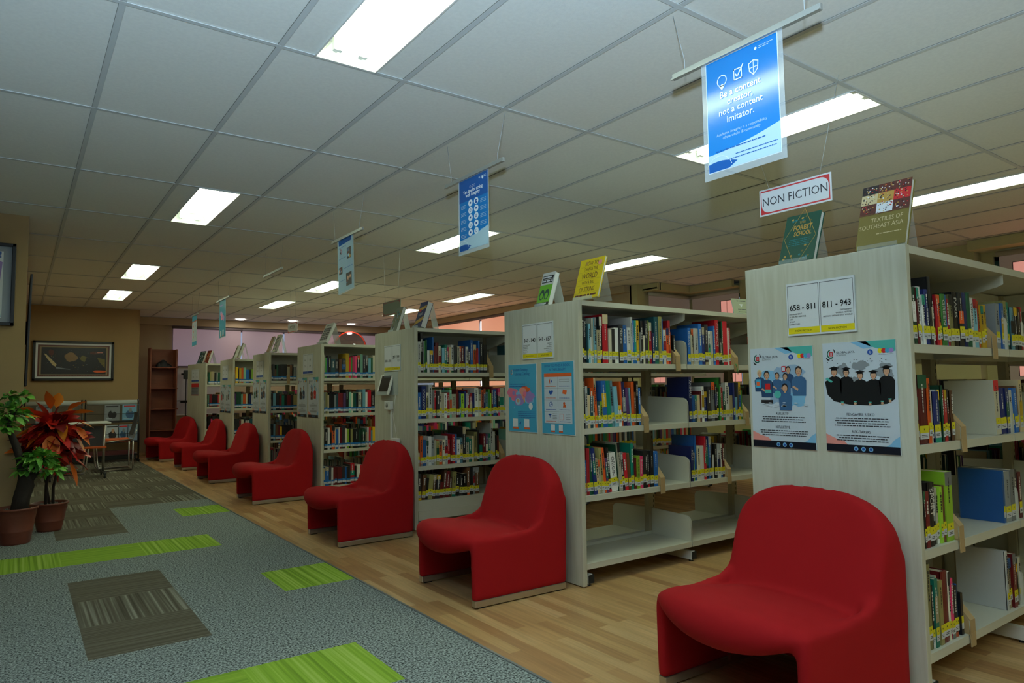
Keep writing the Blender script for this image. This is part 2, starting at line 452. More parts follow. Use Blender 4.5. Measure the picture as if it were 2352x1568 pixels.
def window(n, facing, s0, s1, z0, z1, at, fm):
    """frame and panes in a wall opening"""
    r = MB(); t = .05
    def bx(a0, a1, c0, c1, d0, d1, m, B):
        B.box(a0, a1, at + d0, at + d1, c0, c1, m) if facing == 'y' else B.box(at + d0, at + d1, a0, a1, c0, c1, m)
    for a0, a1, c0, c1 in ((s0, s1, z0, z0 + t), (s0, s1, z1 - t, z1), (s0, s0 + t, z0, z1), (s1 - t, s1, z0, z1)): bx(a0, a1, c0, c1, .03, .09, fm, r)
    k = max(1, round((s1 - s0) / 1.15))
    for q in range(1, k):
        c = s0 + (s1 - s0) * q / k; bx(c - .025, c + .025, z0, z1, .03, .09, fm, r)
    root = r.build('window_%d' % n); root['kind'] = 'structure'
    g = MB(); bx(s0 + t, s1 - t, z0 + t, z1 - t, .055, .06, m_glass, g); g.build('window_pane', root)
    return root
window(1, 'y', 2.5, 5.98, 1.66, 2.47, 15.12, m_bframe)
window(2, 'y', 6.1, 7.25, 1.66, 2.47, 15.12, m_bframe)
window(3, 'x', 9.3, 14.4, 1.2, 2.5, 7.33, m_bframe)
window(4, 'y', 7.62, 8.5, .9, 2.5, 7.05, m_green)
window(5, 'x', 6.1, 6.98, .9, 2.5, 8.55, m_green)
window(6, 'x', .6, 2.9, .9, 2.5, 8.55, m_green)
window(7, 'y', -1.8, .6, .9, 2.3, YB - .15, m_green)  # added behind the camera, unseen, so sky light can enter

def blind(facing, s0, s1, z0, z1, at, cloth, cass, label, group=None, panes=(), chain=None):
    """at: plane of the cloth; cassette roller above"""
    root = empty('roller_blind', ((s0 + s1) / 2, at, z0) if facing == 'y' else (at, (s0 + s1) / 2, z0))
    tag(root, label, 'window blind', group)
    def P(a, d, z): return (a, at + d, z) if facing == 'y' else (at + d, a, z)
    L = root.location
    def pl(B, name):
        B.v = [tuple(Vector(p) - L) for p in B.v]; return B.build(name, root)
    c = MB(); q = [P(s0, 0, z0), P(s1, 0, z0), P(s1, 0, z1), P(s0, 0, z1)]; q2 = [P(s0, .004, z0), P(s1, .004, z0), P(s1, .004, z1), P(s0, .004, z1)]
    c.mesh(q + q2, [(0, 1, 2, 3), (4, 7, 6, 5), (0, 4, 5, 1), (2, 6, 7, 3), (0, 3, 7, 4), (1, 5, 6, 2)], cloth)
    for a0, a1, c0, c1, mm, L_ in panes:
        c.face([P(a0, -.001 * L_, c0), P(a1, -.001 * L_, c0), P(a1, -.001 * L_, c1), P(a0, -.001 * L_, c1)], mm)
    pl(c, 'cloth')
    k = MB(); k.tube([P(s0 - .02, -.01, z1 + .015), P(s1 + .02, -.01, z1 + .015)], .028, cass, n=12); pl(k, 'roller')
    k = MB(); k.tube([P(s0, -.004, z0), P(s1, -.004, z0)], .010, cass, n=8); pl(k, 'bottom_rail')
    return root
bk = 'roller blinds along the back windows'
xs = [2.50, 3.82, 4.72, 5.98]
for a, z, t in ((2.50, 3.80, 'pink lit roller blind above the brown bookcase in the back corner'), (3.83, 4.68, 'lilac roller blind with a pink strip of light down one edge'),
                (4.72, 5.97, 'lilac roller blind between the narrow lilac blind and the round mirror')):
    blind('y', a, z, 1.68, 2.45, 15.06, m_lilac, m_bframe, t, bk)
blind('y', 6.12, 7.22, 1.68, 2.45, 15.06, m_lilac, m_bframe, 'pinkish roller blind behind the round traffic mirror', bk)
ok_ = 'orange roller blinds on the side windows'
blind('x', 9.3, 11.06, 1.2, 2.50, 7.26, m_orange, m_bframe, 'orange sunlit roller blind over the books, beyond the bright gap', ok_)
blind('x', 11.14, 12.9, 1.2, 2.50, 7.26, m_orange, m_bframe, 'orange sunlit roller blind above the tablet bookcase', ok_)
b = MB(); b.box(7.28, 7.29, 11.07, 11.13, 1.2, 2.46, mat('daylight_gap', (255, 255, 255), .5, emis=((255, 250, 250), 4.0)))  # white glowing strip stands in for daylight between two blinds
tag(b.build('window_8'), kind='structure')
def grid(a0, a1, c0, c1, na, nc, t=.007):
    r = []
    for q in range(na + 1): r.append((a0 + (a1 - a0) * q / na - t / 2, a0 + (a1 - a0) * q / na + t / 2, c0, c1, m_dark, 2))
    for q in range(nc + 1): r.append((a0, a1, c0 + (c1 - c0) * q / nc - t / 2, c0 + (c1 - c0) * q / nc + t / 2, m_dark, 2))
    return r
blind('y', 7.55, 8.46, 1.0, 2.50, 6.98, m_dimblind, m_cass, 'grey brown roller blind on the inner face of the bay corner', 'roller blinds of the bay',
      [(7.62, 7.86, 1.2, 2.3, m_pinkpane, 1)] + grid(7.62, 7.86, 1.2, 2.3, 2, 4))
blind('x', 6.08, 6.93, 1.0, 2.50, 8.47, m_dimblind, m_cass, 'grey brown roller blind of the bay with a pink lit square', 'roller blinds of the bay',
      [(6.08, 6.40, 1.2, 2.40, m_pinkpane, 1)] + grid(6.08, 6.40, 1.2, 2.40, 3, 4))
blind('x', .7, 2.82, 1.0, 2.49, 8.47, m_dimblind, m_cass, 'grey brown roller blind with pink lit panes over the 658-811 bookcase', 'roller blinds of the side window',
      [(1.0, 2.70, 1.2, 2.40, m_pinkpane, 1)] + grid(1.0, 2.70, 1.2, 2.40, 8, 5))

# ------------------------------------------------------------------ ceiling lamps
m_tube = mat('fluorescent_tube', (255, 255, 250), .4, emis=((236, 255, 222), TUBE))
m_refl = mat('lamp_reflector', (250, 250, 246), .35, emis=((236, 255, 228), .0))
m_white = mat('white_enamel', (235, 235, 228), .35)
def lamp_parts():
    h = MB()
    x, y, d = .146, .592, .085
    h.face([(-x, -y, 0), (-x, y, 0), (-x + .03, y, d), (-x + .03, -y, d)], m_refl); h.face([(x, -y, 0), (x, y, 0), (x - .03, y, d), (x - .03, -y, d)], m_refl)
    h.face([(-x + .03, -y, d), (x - .03, -y, d), (x - .03, y, d), (-x + .03, y, d)], m_refl)
    h.face([(-x, -y, 0), (x, -y, 0), (x - .03, -y, d), (-x + .03, -y, d)], m_refl); h.face([(-x, y, 0), (x, y, 0), (x - .03, y, d), (-x + .03, y, d)], m_refl)
    f = MB()
    for a, b_, c, e in ((-.15, -.142, -.6, .6), (.142, .15, -.6, .6)): f.box(a, b_, c, e, -.004, .002, m_white)
    f.box(-.15, .15, -.6, -.588, -.004, .002, m_white); f.box(-.15, .15, .588, .6, -.004, .002, m_white)
    t = MB(); t.tube([(0, -.53, 0), (0, .53, 0)], .019, m_tube, n=10)
    e = MB(); e.box(-.02, .02, -.012, .012, -.016, .05, m_white); e.tube([(0, -.025, 0), (0, .025, 0)], .015, m_white, n=10)
    return h.data('housing'), f.data('frame'), t.data('tube'), e.data('socket')
LP = lamp_parts()
where = {1: 'over the carpet aisle', 5: 'over the ends of the bookcases', 9: 'over the middle of the bookcases'}
rowname = {-4: 'behind the nearest banner', -1: 'in front of the NON FICTION sign', 2: 'before the ten tips banner', 5: 'beside the picture banner', 7: 'last one before the back wall'}
lab = {(1, -4): 'recessed tube lamp over the carpet aisle, hung before the picture begins', (1, -1): 'big recessed tube lamp over the carpet cut off by the picture edge',
       (1, 2): 'recessed tube lamp over the carpet aisle, second after the big cut off one', (1, 5): 'small recessed tube lamp over the carpet, between two others',
       (1, 7): 'recessed tube lamp over the carpet close to the framed artwork wall',
       (5, -4): 'recessed tube lamp behind the photographer over the bookcase ends', (5, -1): 'bright tube lamp behind the blue Be a creator banner',
       (5, 2): 'bright tube lamp behind the blue Ten tips banner', (5, 5): 'tube lamp behind the white banner with photographs',
       (5, 7): 'small tube lamp with a grey middle strip before the back blinds',
       (9, -4): 'recessed tube lamp behind the photographer over the bookcases', (9, -1): 'long bright tube lamp behind the Textiles book',
       (9, 2): 'bright tube lamp behind the yellow book on the 360-540 bookcase', (9, 5): 'tube lamp above the tablet bookcase and the orange blinds',
       (9, 7): 'tube lamp behind the grey sign over the tablet bookcase'}
for i, j in lights_at:
    if (i, j) not in lab: continue
    y = GY + 1.2 * j + .6 + (.12 if j >= 5 else 0)
    y = GY + 1.2 * j + .6
    r = empty('ceiling_light', (GX + .6 * i + .3, y, H)); tag(r, lab[(i, j)], 'ceiling light', 'recessed ceiling lamps')
    link('housing', LP[0], r); link('lamp_frame', LP[1], r)
    for x in (-.06, .06):
        link('tube', LP[2], r, (x, 0, .042))
        for yy in (-.545, .545): link('socket', LP[3], r, (x, yy, .042))
m_down = mat('downlight_bulb', (255, 255, 255), .4, emis=((255, 246, 240), 60.0))
for x, y, t in ((3.68, 14.62, 'round downlight nearest the light blue banners'), (4.72, 14.5, 'round downlight partly behind the small red framed sign'),
                (6.05, 14.55, 'round downlight above the traffic mirror')):
    r = empty('downlight', (x, y, H)); tag(r, t, 'ceiling light', 'round downlights by the back windows')
    q = MB(); q.lathe([(.10, -.002), (.10, -.010), (.085, -.012), (.08, -.002)], m_white, 24); q.build('rim', r)
    q = MB(); q.lathe([(.083, -.006), (.05, -.009), (.0, -.010)], m_down, 24); q.build('bulb', r)
ROWS = [
 (2, 0, '2681 27 275 k Reactions,2708 25 270 k Molecules,2733 10 235 T,2744 15 234 c,2758 16 155 w,2775 17 268 W,2792 18 274 c,2810 28 199 d,2837 23 281 k,2861 45 297 r,2911 25 206 W,2937 26 212 k,2962 35 219 w,2997 35 239 K Nature,3033 32 237 b,3065 32 223 w,3097 17 291 w,3114 15 271 b,3130 19 272 t,3149 27 272 y,3176 14 199 g,3190 22 272 k,3212 16 179 W,3227 28 276 K Weather,3255 10 277 Y,3265 28 265 r,3293 20 198 B,3313 39 304 T,3352 31 307 a,3383 12 294 b,3395 27 222 w,3422 25 235 o,3447 23 286 r,3492 23 191 k'),
 (2, 0, '3638 25 245 b ECOLOGY,3663 18 200 W,3681 20 240 d,3701 49 246 w,3750 36 279 b,3786 27 258 B,3812 38 276 K,3851 21 232 w,3872 19 233 w,3891 18 233 w,3909 20 270 b,3928 36 313 r CONNECT,3964 10 290 k,3974 26 188 k,4000 18 307 E,4018 49 310 r,4066 12 262 w,4079 22 263 r'),
 (2, 1, '2686 23 298 k MARS,2709 15 247 w,2724 23 194 d,2747 28 237 T,2775 17 189 W,2792 17 297 o,2809 24 155 T,2832 20 155 Y,2852 38 278 b,2890 36 278 t,2926 26 278 c,2952 32 243 c,2984 25 126 w,3009 18 274 o,3027 29 271 B,3055 27 235 p,3082 9 235 c,3091 26 272 o,3117 15 208 n,3132 20 276 k SCIENCE,3152 19 234 b'),
 (2, 1, '3637 32 302 B ANIMALS,3669 22 178 b,3691 26 178 T,3717 22 181 d,3739 20 206 R,3759 24 237 w,3783 38 202 B,3822 41 236 K,3862 37 265 g,3899 25 251 k,3924 25 227 k,3950 19 298 G,3968 23 229 r,3992 24 199 t,4015 38 262 w,4053 17 232 W,4070 34 171 d,4104 22 261 B,4125 22 158 c,4147 17 261 K,4164 22 264 y,4186 22 206 G'),
 (2, 2, '2688 24 203 b,2712 24 271 r,2736 32 282 E,2768 25 273 B,2793 18 211 d,2811 16 200 W,2827 22 269 a,2848 25 268 o,2874 18 206 p,2892 22 265 k,2914 52 233 w ORIGIN,2965 11 280 E,2977 23 292 W,2999 23 235 K,3022 30 225 r,3052 25 223 n,3077 29 278 t,3106 16 190 R,3122 27 202 Y WATERMELON,3149 26 198 m Evolution,3175 28 229 k,3202 18 227 k,3220 22 226 k,3242 32 227 k,3275 35 219 b'),
 (2, 2, '3630 26 229 B ATLAS,3656 22 185 Y,3678 20 297 b,3698 35 228 W,3733 42 226 w,3775 16 287 r,3791 27 289 B,3818 25 285 b,3843 16 266 k,3859 18 158 w,3878 32 229 k,3910 28 189 w,3938 21 229 w,3959 24 229 R'),
 (1, 0, '2696 17 232 w,2713 21 222 W,2734 29 217 E,2762 21 217 R,2784 29 223 w,2813 24 193 w,2837 32 216 B,2869 26 267 k,2895 12 150 W,2907 19 203 k,2926 25 201 r,2951 21 201 o,2972 45 207 G GREEN,3017 11 207 b,3027 28 191 r,3056 35 211 a,3091 47 224 k PARIS,3138 46 225 k,3184 37 228 B,3221 40 231 E,3261 26 211 w WRITING,3287 39 209 c,3326 25 203 o,3351 30 182 y,3381 38 188 y'),
 (1, 0, '3529 45 205 g,3575 31 207 b,3605 39 222 a,3644 35 218 t,3679 44 195 c,3723 41 198 K,3764 41 194 k,3805 33 203 r'),
 (1, 1, '2685 19 200 b,2705 27 280 b,2732 75 260 R,2806 28 246 o,2835 18 201 W,2853 52 195 B,2905 19 202 w,2924 19 219 E,2943 24 202 r,2967 16 204 k,2984 19 204 s,3003 28 198 n'),
 (1, 1, '3449 54 236 W,3503 65 200 B,3569 39 200 B,3607 50 191 w,3658 40 199 b,3698 22 210 n,3720 35 238 d'),
 (1, 2, '2671 28 208 c,2699 27 234 y,2726 17 208 k,2743 27 205 R,2770 40 236 k SPORT,2811 31 233 k,2841 23 210 W,2865 21 212 Y,2886 26 214 n,2912 59 264 Y'),
 (1, 2, '3479 18 223 b,3498 57 218 g,3555 53 221 g,3608 50 215 K,3658 31 203 R'),
 (1, 3, '2659 48 284 r,2707 17 198 w,2725 29 306 a,2754 21 225 k,2774 27 247 t,2801 12 254 W,2813 27 235 a,2840 53 262 R,2893 19 254 W,2912 29 224 m,2940 29 192 k,2969 19 193 b,2989 20 158 k'),
 (1, 3, '3457 28 247 w,3485 41 212 d,3525 33 227 R,3558 33 177 n,3592 34 199 W'),
 (3, 0, '2690 27 257 w,2716 27 326 k,2743 10 262 g,2752 12 265 G,2764 15 274 E,2779 21 184 w,2801 33 184 K,2834 10 299 b,2844 16 220 R,2859 31 251 R,2891 22 224 W,2912 8 204 k,2920 28 210 c,2948 22 236 t,2970 22 216 m,2992 20 217 d,3013 26 238 w,3039 20 232 K,3059 12 222 k,3072 23 226 W,3094 23 226 R,3117 29 230 R,3146 12 227 B,3158 27 224 w,3186 25 207 K,3211 25 287 b,3236 32 244 o,3268 21 213 r,3289 17 282 b,3306 30 272 k,3343 41 247 k'),
 (3, 1, '2688 34 218 b,2722 42 269 B SOCIOLOGY,2764 27 217 a,2791 35 282 w,2826 19 234 g,2845 23 233 r THE,2869 27 226 K,2896 20 240 W,2916 24 212 W,2939 28 208 w,2967 28 215 r THE,2995 20 235 s,3016 47 200 W,3062 18 241 R,3080 12 206 K,3093 16 206 b,3109 31 202 Y,3140 19 223 B,3159 17 208 w,3175 23 233 r,3198 27 204 r,3225 21 207 B,3247 42 250 w,3289 26 242 W,3314 26 235 o,3340 22 242 B,3362 30 213 c,3392 17 238 G,3409 13 201 Y,3423 20 259 R,3442 37 237 b facebook,3480 13 186 k,3493 22 244 m,3515 40 247 W,3555 11 243 w,3566 19 243 E'),
 (3, 2, '2694 15 110 d,2709 25 247 o,2733 32 212 b,2766 23 207 w,2789 31 239 w,2819 23 234 g,2843 19 206 W,2862 27 198 a,2889 31 203 o,2921 24 205 W,2945 28 235 w,2972 24 203 r,2996 20 201 R,3016 30 245 r MALAYSIA,3046 14 247 b,3061 30 198 w,3091 29 213 c,3120 33 306 K,3153 31 214 W,3184 33 198 t,3217 21 221 d,3238 34 255 a,3272 25 268 k,3297 30 139 t,3327 30 237 R,3357 26 232 p,3383 28 234 t,3411 20 326 w,3430 31 250 w,3461 18 216 k,3478 24 211 R'),
 (3, 3, '2689 30 215 K,2719 34 203 n,2753 23 177 k,2776 42 201 a,2818 31 195 n,2849 39 195 K,2888 31 131 R,2919 24 227 n,2942 36 218 R,2978 28 164 n,3006 36 206 a,3042 36 179 k,3078 37 169 K,3115 45 183 k,3160 29 232 n,3189 33 226 k,3222 25 228 g,3247 38 229 n'),
 (4, 0, '2673 28 243 W,2700 17 219 G,2717 18 220 B,2735 34 238 k,2769 48 207 T,2817 38 208 K,2856 33 206 n,2889 46 212 K,2935 38 270 y,2973 23 227 r,2996 15 227 G,3011 29 241 m,3040 25 242 m,3065 37 251 k,3102 33 262 s,3135 36 255 K,3171 32 252 k,3202 29 219 c,3231 26 228 E,3257 26 254 W'),
 (4, 1, '2675 31 227 g,2705 24 221 a,2729 18 199 d,2747 32 218 k,2780 25 209 k,2805 20 198 g,2825 24 211 T,2849 27 219 R,2876 30 219 R,2906 30 218 p,2936 35 256 k,2971 29 226 s,3000 20 214 W,3021 23 217 E,3044 15 217 T,3059 22 216 k,3081 37 224 W,3118 15 213 k,3133 34 257 c,3167 25 223 w,3192 42 245 r,3234 45 228 k'),
 (4, 2, '2677 19 226 W,2697 35 222 k,2731 25 231 w,2756 24 182 k,2780 34 251 o,2814 11 228 W,2825 31 208 b,2856 10 232 w,2866 30 228 R,2896 31 240 K,2928 26 217 W,2954 23 211 Y,2977 17 204 k,2994 22 209 a,3016 23 214 k,3039 47 212 k,3086 32 205 E,3118 50 208 E,3169 21 165 d,3190 18 220 w,3208 23 219 r,3230 23 184 c,3253 30 222 y'),
 (4, 3, '2680 28 187 d,2707 40 201 b,2747 28 195 K,2775 22 186 w,2797 17 192 R,2814 28 190 R,2842 28 188 R,2871 28 186 R,2899 29 192 K,2928 24 184 b,2952 27 185 k,2979 14 205 K,2994 46 219 r,3040 23 187 k,3064 41 198 w,3105 32 195 r'),
 (5, 0, '2667 24 212 R,2691 21 212 K,2712 19 217 K,2731 22 151 n,2753 24 213 E,2777 35 213 k,2812 33 218 k,2844 48 218 k,2893 37 188 d,2930 31 212 n,2961 18 219 k,2979 36 182 g'),
 (5, 1, '2680 33 213 k,2713 36 221 c,2750 47 223 k,2797 28 200 R,2825 34 194 t,2859 34 205 k,2893 51 198 R,2944 34 192 k,2978 52 197 a'),
 (5, 2, '2685 39 199 k,2723 25 208 c,2748 36 202 n,2784 22 195 R,2806 28 177 y,2834 34 181 k,2868 34 185 k,2902 68 189 k'),
 (6, 0, '2682 12 201 o,2694 35 245 y,2728 19 209 k,2748 31 226 y,2779 31 234 o,2810 39 234 s,2849 47 202 b,2896 32 202 k,2927 26 211 Y'),
 (6, 1, '2688 23 224 p,2711 69 248 E,2780 27 215 s,2807 43 214 o,2850 23 222 W,2873 23 213 k,2897 35 213 B,2932 26 188 w'),
 (6, 2, '2685 19 220 k,2704 54 227 k,2758 27 201 R,2785 39 216 W,2824 23 231 k,2847 62 250 w,2910 47 220 T'),
 (7, 0, '2709 25 213 E,2734 25 222 a,2759 54 231 d,2813 38 214 k,2851 25 214 w,2876 63 214 E'),
 (7, 1, '2716 16 210 s,2732 45 218 R,2778 104 208 k,2882 17 207 r,2898 25 216 d,2924 21 224 k'),
 (7, 2, '2722 41 210 k,2763 29 174 m,2792 50 217 K,2842 104 214 k'),
]
# ------------------------------------------------------------------ bookcases
def panel_mat():
    m = bpy.data.materials.new('pale_wood_laminate'); m.use_nodes = True; nt = m.node_tree; b = nt.nodes['Principled BSDF']
    tc = nt.nodes.new('ShaderNodeTexCoord'); mp = nt.nodes.new('ShaderNodeMapping'); mp.inputs['Scale'].default_value = (9, 9, .8)
    nt.links.new(tc.outputs['Object'], mp.inputs['Vector'])
    n = nt.nodes.new('ShaderNodeTexNoise'); n.inputs['Scale'].default_value = 4; n.inputs['Detail'].default_value = 6; n.inputs['Distortion'].default_value = .6
    nt.links.new(mp.outputs[0], n.inputs['Vector'])
    cr = nt.nodes.new('ShaderNodeValToRGB'); cr.color_ramp.elements[0].position = .35; cr.color_ramp.elements[1].position = .62
    cr.color_ramp.elements[0].color = (*lin((194, 191, 170)), 1); cr.color_ramp.elements[1].color = (*lin((206, 204, 186)), 1)
    nt.links.new(n.outputs[0], cr.inputs[0]); nt.links.new(cr.outputs[0], b.inputs['Base Color'])
    b.inputs['Roughness'].default_value = .5
    return m
m_panel = panel_mat()
m_pedge = mat('laminate_edge', (196, 196, 168), .5)
m_steel = mat('cream_steel', (212, 210, 192), .38, noise=(4, .02))
m_post = mat('beige_post', (176, 166, 138), .5)
m_slot = mat('slot_black', (22, 20, 18), .8)
m_rubber = mat('black_rubber', (24, 28, 30), .6)

BAY, NB = .925, 4
X0 = 2.680
XP = 2.6475
UN = {  # y of the side that faces the camera, unit depth, heights of the shelf boards
    1: (1.175, .69), 2: (3.003, .75), 3: (5.045, .77), 4: (7.185, .775), 5: (9.085, .735), 6: (10.93, .79), 7: (12.79, .75)}
ZS = {k: [1.285, .90, .512, .128] for k in UN}
ZS[1] = [1.285, .91, .53, .165]; ZS[3] = [1.285, .90, .512, .235]
TOP = 1.655

def bookcase_data():
    D = {}
    def at(k, depth):
        hd = depth / 2 - .03
        q = MB(); q.bbox(0, .028, 0, depth, 0.006, TOP, m_panel, .0025); q.box(.0275, .0315, .002, depth - .002, .008, TOP - .002, m_pedge)
        D[k, 'end_panel'] = q.data('end_panel')
        q = MB(); q.box(0, BAY, -hd, hd, TOP - .024, TOP - .002, m_steel)
        q.box(0, BAY, -depth / 2 + .008, -hd, TOP - .03, TOP, m_steel); q.box(0, BAY, hd, depth / 2 - .008, TOP - .03, TOP, m_steel)
        D[k, 'top_board'] = q.data('top_board')
        # one shelf board of one side: front lip at y=0, back at y=hd
        L = depth / 2 - .03
        q = MB(); q.bbox(.003, BAY - .003, 0, L, -.004, 0, m_steel, .001); q.box(.003, BAY - .003, 0, .004, -.033, -.002, m_steel)
        q.box(.003, BAY - .003, L - .004, L, -.033, .02, m_steel)
        D[k, 'shelf_board'] = q.data('shelf_board')
        r = .045; prof = [(.004, -.03), (L, -.03), (L, .175)] + [(.004 + r - r * math.sin(a), .175 - .012 - r + r * math.cos(a)) for a in [t * PI / 12 for t in range(7)]]
        q = MB(); q.prism([(p[0], p[1]) for p in prof], 'x', 0, .0022, m_steel); D[k, 'shelf_bracket'] = q.data('shelf_bracket')
        prof = [(.006, -.032), (.006, -.075), (.03, -.085), (L, -.15), (L, -.032)]
        q = MB(); q.prism(prof, 'x', 0, .0025, m_steel); D[k, 'top_bracket'] = q.data('top_bracket')
    for k, (y, dpt) in UN.items(): at(k, dpt)
    q = MB(); q.box(-.03, .03, -.02, .02, .03, TOP - .03, m_post)
    for z in range(0, 45):
        zz = .10 + z * .034
        q.box(.016, .021, -.0205, -.0195, zz, zz + .018, m_slot); q.box(.016, .021, .0195, .0205, zz, zz + .018, m_slot)
    D['upright'] = q.data('upright')
    q = MB(); q.box(0, BAY, -.006, .006, 1.30, TOP - .03, m_steel); D['back_sheet'] = q.data('back_sheet')
    return D
BD = bookcase_data()
BROOT = {}
blabel = {1: 'cream double sided bookcase with the 658-811 sign on its end panel', 2: 'cream double sided bookcase with the 360-540 sign and two blue posters',
          3: 'cream double sided bookcase with a white tablet fixed to its end panel', 4: 'cream double sided bookcase holding blue labelled books, beyond the tablet bookcase',
          5: 'cream bookcase with empty top corner, behind the chair next after the fourth bookcase', 6: 'cream double sided bookcase with two narrow posters, second from the back wall',
          7: 'cream bookcase standing askew with a red notice, closest to the back wall'}
rnd = random.Random(8)
for k, (yf, dp) in UN.items():
    if k == 7: root = empty('bookcase', (XP, yf, 0), math.radians(11.3))
    else: root = empty('bookcase', (XP, yf, 0))
    tag(root, blabel[k], 'bookcase', 'bookcases'); BROOT[k] = root
    nb = NB if k < 5 else 3
    link('end_panel', BD[k, 'end_panel'], root)
    yc = dp / 2
    for n in range(nb + 1):
        link('upright', BD['upright'], root, (X0 - XP + BAY * n + (.035 if n == 0 else (-.0 if n < nb else -.03)), yc, 0))
    for n in range(nb):
        x = X0 - XP + BAY * n
        link('top_board', BD[k, 'top_board'], root, (x, yc, 0))
        link('back_sheet', BD['back_sheet'], root, (x, yc, 0))
        for side in (0, 1):
            tb = link('top_bracket', BD[k, 'top_bracket'], root, (x + BAY - .004, .008 if not side else dp - .008, TOP))
            if side: tb.scale = (1, -1, 1)
            for li, z in enumerate(ZS[k]):
                s = link('shelf_board', BD[k, 'shelf_board'], root, (x, .008 if not side else dp - .008, z))
                if side: s.scale = (1, -1, 1)
                for bx in (.0045, BAY - .0067):
                    link('shelf_bracket', BD[k, 'shelf_bracket'], s, (bx, 0, 0))
        if k == 3 and n < 3:
            q = MB(); q.box(x + .003, x + BAY - .003, .004, .010, .075, .15, m_steel); q.box(x + .003, x + BAY - .003, .010, .03, .15, .205, m_steel)
            q.build('kick_plate', root)
    for n in range(nb + 1):
        x = X0 - XP + BAY * n + (0.012 if n == 0 else -.01)
        q = MB(); q.box(x, x + .035, .012, dp - .012, .012, .066, m_white)
        q.box(x + .004, x + .045, .006, .03, .016, .062, m_rubber); q.box(x + .004, x + .045, dp - .03, dp - .006, .016, .062, m_rubber)
        q.lathe([(.014, 0), (.014, .014)], m_rubber, 10, (x + .018, .03, 0)); q.lathe([(.014, 0), (.014, .014)], m_rubber, 10, (x + .018, dp - .03, 0))
        q.build('foot', root)

# ------------------------------------------------------------------ books
PAL = {'k': ('black', (26, 26, 28)), 'K': ('charcoal', (52, 52, 56)), 'g': ('grey', (132, 136, 138)), 'w': ('white', (226, 226, 222)), 'W': ('cream', (212, 206, 182)),
       'r': ('red', (186, 30, 44)), 'R': ('maroon', (104, 22, 28)), 'o': ('orange', (214, 88, 34)), 'y': ('yellow', (226, 184, 40)), 'Y': ('lime green', (150, 196, 50)),
       'G': ('green', (62, 140, 62)), 'E': ('dark green', (18, 76, 52)), 't': ('teal green', (18, 132, 112)), 'T': ('dark teal', (32, 80, 90)), 'b': ('blue', (36, 98, 172)),
       'B': ('navy', (26, 40, 100)), 'c': ('light blue', (118, 172, 190)), 'p': ('purple', (92, 60, 110)), 'm': ('pink', (206, 54, 104)), 'n': ('brown', (104, 68, 44)),
       's': ('mint green', (128, 184, 160)), 'd': ('beige', (196, 178, 140)), 'a': ('olive', (150, 144, 90))}
BM = {}
for k_, (nm, c) in PAL.items():
    BM[k_] = [mat('%s_cover_%s' % (nm.replace(' ', '_'), 'abc'[q]), tuple(min(255, max(0, int(v * f))) for v in c), .45 if q else .3) for q, f in enumerate((1.0, .86, 1.12))]
m_page = mat('page_block', (214, 206, 184), .9)
m_ylab = mat('yellow_spine_label', (226, 214, 30), .6); m_wlab = mat('white_spine_label', (214, 218, 224), .6); m_blab = mat('blue_spine_label', (20, 110, 180), .6)
m_ink = mat('label_ink', (50, 50, 56), .7)
m_lt = mat('pale_lettering', (224, 222, 214), .6); m_dk = mat('dark_lettering', (38, 36, 40), .6)
LIGHT = set('wWygcsdYao')
def add_box(B, x0, x1, y0, y1, z0, z1, m): B.box(x0, x1, y0, y1, z0, z1, m)

